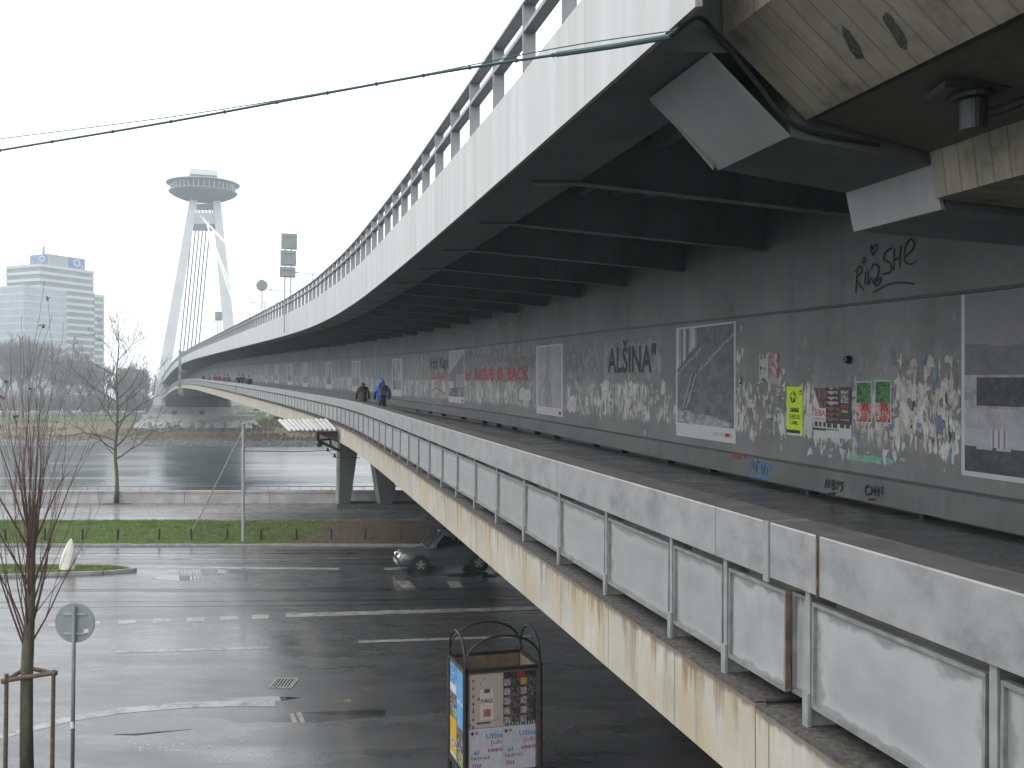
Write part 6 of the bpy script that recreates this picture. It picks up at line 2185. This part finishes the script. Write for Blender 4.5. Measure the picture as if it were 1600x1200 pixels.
def body_data(step, hooded):
    V, E = [], []
    def v(x, y, z, r, p=None):
        V.append((x, y, z, r)); i = len(V) - 1
        if p is not None: E.append((p, i))
        return i
    pel = v(0, 0, .95, (.15, .11))
    sp_ = v(0, .01, 1.15, (.145, .105), pel); ch = v(0, .0, 1.36, (.165, .115), sp_); nk = v(0, .0, 1.52, .055, ch); hd = v(0, .02, 1.64, (.078, .092), nk); v(0, .02, 1.74, (.06, .07), hd)
    for s_ in (-1, 1):
        hip = v(s_ * .1, 0, .88, .095, pel); kn = v(s_ * .1, .10 * step * s_ + .03, .5, .062, hip); an = v(s_ * .1, .16 * step * s_ - .04 * abs(step), .1, .042, kn); v(s_ * .11, .16 * step * s_ + .12, .04, .035, an)
        sh = v(s_ * .19, 0, 1.43, .06, ch); el = v(s_ * .27, -.02 - .06 * step * s_, 1.16, .045, sh); wr = v(s_ * .26, .1 - .08 * step * s_, .94, .032, el); v(s_ * .255, .13 - .08 * step * s_, .86, (.038, .02), wr)
    me = skin_mesh('body', V, E, ['trousers', 'skin', 'shoes'], 1)
    for pl_ in me.polygons:
        z = pl_.center.z
        pl_.material_index = 2 if z < .09 else (1 if z > 1.46 or (abs(pl_.center.x) > .2 and z < .93) else 0)
    return me
def coat_data(step, mat, hooded, long_):
    V, E = [], []
    def v(x, y, z, r, p=None):
        V.append((x, y, z, r)); i = len(V) - 1
        if p is not None: E.append((p, i))
        return i
    hem = v(0, 0, .62 if long_ else .84, (.22, .165)); 
    w = v(0, 0, 1.08, (.205, .155), hem); ch = v(0, 0, 1.34, (.22, .16), w); nk = v(0, 0, 1.5, (.12, .105), ch)
    if hooded:
        h1 = v(0, -.01, 1.62, (.125, .135), nk); v(0, -.01, 1.755, (.075, .09), h1)
    for s_ in (-1, 1):
        sh = v(s_ * .2, 0, 1.42, .085, ch); el = v(s_ * .31, -.03 - .06 * step * s_, 1.15, .075, sh); v(s_ * .29, .09 - .08 * step * s_, .93, .058, el)
    return skin_mesh('coat', V, E, [mat], 1)
BD = {0: body_data(.6, 1), 1: body_data(.9, 1)}
CD = {}
hd_m = MB(); hd_m.lathe([(0.0, .105), (.05, .095), (.085, .05), (.095, 0), (.088, -.05), (.07, -.085)], 14); hd_d = hd_m.data('hair', 'hair', True)
bpk = MB(); bpk.hexa([(-.15, -.02, 0), (.15, -.02, 0), (.14, .09, 0), (-.14, .09, 0), (-.12, -.02, .44), (.12, -.02, .44), (.1, .07, .42), (-.1, .07, .42)])
def person(px, off, hscale, coat, label, hooded=True, long_=False, pack=None, face=0.0, arms_up=False, var=0):
    Y = station_px(px, off)
    p, t, n, z, l = st(Y)
    q = bp(Y, off, FLOOR + .004)
    root = empty('person', tuple(q), math.atan2(-t.x, t.y) + face)
    root.scale = (hscale / 1.8,) * 3
    link('body', BD[var], root)
    key = (coat, hooded, long_, var)
    if key not in CD: CD[key] = coat_data(.6 if var == 0 else .9, 'coat_' + coat, hooded, long_)
    c = link('coat', CD[key], root)
    if not hooded:
        link('hair', hd_d, root, Matrix.Translation((0, .0, 1.71)))
    if pack:
        b = link('backpack', pack, root, Matrix.Translation((0.02, -.19, 1.0)) @ Matrix.Rotation(math.pi, 4, 'Z'))
        bv = b.modifiers.new('b', 'BEVEL'); bv.width = .04; bv.segments = 3
        m = MB(); m.hexa([(-.1, .092, .08), (.1, .092, .08), (.1, .12, .08), (-.1, .12, .08), (-.09, .088, .26), (.09, .088, .26), (.085, .11, .26), (-.085, .11, .26)]); m.build('pocket', 'pack_red', b)
        for s_ in (-1, 1):
            m = MB(); m.tube([(s_ * .09, -.18, 1.36), (s_ * .12, -.1, 1.51), (s_ * .13, .09, 1.45), (s_ * .13, .16, 1.25)], .02, 5); m.build('strap', 'coat_black', root)
    tag(root, label, 'person', 'people on the bridge walkway')
    return root
pk = bpk.data('backpack', 'coat_navy')
blue = person(597, 2.0, 2.0, 'blue', 'person in a bright blue hooded jacket with a dark backpack walking away', True, False, pk, var=1)
m = MB(); m.box(-.335, -.2, -.12, -.06, 1.27, 1.295); m.build('sleeve_stripe', 'white', blue)
br = person(567, 1.7, 1.83, 'brown', 'person in a brown hooded coat walking beside the one in blue', True, True)
m = MB(); m.lathe([(.10, .08), (.16, .06), (.2, 0), (.17, -.06), (.1, -.07)], 16); h = m.build('hood_fur', 'coat_black', br, smooth=True); h.location = (0, -.02, 1.47); h.scale = (1.3, .95, 1)
far_p = [(389, 1.5, 1.75, 'black', 'person in black, rightmost of the far group, seen past the walkers', 0, 0), (379, 2.2, 1.85, 'navy', 'person in dark navy, second from right in the far group', 0, 1), (373, 1.6, 1.85, 'black', 'person in black, third from right in the far group', 0, 0),
         (356.5, 1.8, 1.75, 'grey', 'person in dark grey right of the red jacket', 0, 0), (351, 1.5, 1.75, 'olive', 'person in dull olive just right of the red jacket', 0, 1), (342, 1.4, 1.85, 'red', 'person in a red jacket in the far group', 0, 0), (336, 2.2, 1.75, 'black', 'person in black just left of the red jacket', 0, 0),
         (327, 1.6, 1.65, 'olive', 'person in olive left of the red jacket, second from left', 0, 1), (318, 1.5, 1.8, 'navy', 'person in dark clothes at the left end of the far group', 0, 0)]
for px, off, h, c, lab, hd_, var in far_p:
    person(px, off, h * 1.08, c, lab, hooded=bool(hd_), face=math.pi if c in ('black', 'red') else 0, var=var)

# ------------------------------------------------------------------ misty air
mb = MB(); mb.box(-900, 900, -120, 950, -9, 112)
hz = bpy.data.objects.new('haze', mb.data('haze', 'white')); COL.objects.link(hz)
hm = bpy.data.materials.new('mist'); hm.use_nodes = True
ht = hm.node_tree; ht.nodes.clear()
ho = ht.nodes.new('ShaderNodeOutputMaterial'); hv = ht.nodes.new('ShaderNodeVolumePrincipled')
hv.inputs['Color'].default_value = (.84, .93, 1.0, 1)
hv.inputs['Density'].default_value = .0008
hv.inputs['Anisotropy'].default_value = .2
ht.links.new(hv.outputs[0], ho.inputs['Volume'])
hm.cycles.homogeneous_volume = True
hz.data.materials.clear(); hz.data.materials.append(hm)
tag(hz, 'pale mist over the river and the far bank', 'haze', kind='stuff')

# ------------------------------------------------------------------ puddles and litter on the road
MT['puddle'] = NT('puddle_water').fin((.03, .031, .032), .03, spec=.6)
def puddle(pts, z=.0035):
    mb = MB(); mb.poly([gp(x, y).xy.to_3d() + Vector((0, 0, z)) for x, y in pts])
    o = mb.build('puddle', 'puddle'); o['kind'] = 'structure'
puddle([(112, 1152), (140, 1132), (200, 1122), (300, 1119), (352, 1124), (380, 1134), (330, 1140), (250, 1143), (180, 1150), (150, 1158)])
puddle([(235, 904), (262, 898), (300, 900), (320, 905), (280, 908)])
puddle([(690, 897), (760, 894), (800, 898), (770, 902), (700, 901)])
puddle([(345, 1092), (420, 1088), (470, 1090), (440, 1095), (370, 1096)])
random.seed(31)
mb = MB()
for k in range(70):
    x, y = (random.gauss(380, 45), random.gauss(1183, 9)) if k < 34 else (random.uniform(200, 330), random.gauss(1170, 3))
    q = gp(x, max(1150, y)); r = random.uniform(.008, .028); a = random.uniform(0, 3)
    q.z = .056
    mb.poly([q + Vector((math.cos(a + j * 1.57) * r * random.uniform(.5, 1.3), math.sin(a + j * 1.57) * r, 0)) for j in range(4)])
tag(mb.build('litter_specks', 'white'), 'white specks of broken stone on the worn footway edge', 'litter', kind='stuff')
# dry tufts and low bushes on the far bank
random.seed(77)
MT['tuft'] = plain('dry_bank_tufts', (0.13, 0.1, 0.06), .9, .5, .05, spec=.1)
mb = MB()
for k in range(5200):
    x = random.uniform(-180, -20); y = random.uniform(309, 350)
    z = float(np.interp(y, [a for a, b in prof], [b for a, b in prof]))
    if vn(x * .11, y * .2) < .45: continue
    h = random.uniform(.3, 1.1) * (1.6 if vn(x * .05 + 9, 3) > .7 else 1)
    w = Vector((random.uniform(.15, .5), random.uniform(-.2, .2), 0))
    b = Vector((x, y, z - .1))
    mb.poly([b - w, b + w, b + w * .5 + Vector((random.uniform(-.3, .3), 0, h)), b - w * .6 + Vector((0, 0, h * .7))])
tag(mb.build('bank_tufts', 'tuft'), 'dry brown tufts on the slope of the far bank', 'tufts', kind='stuff')
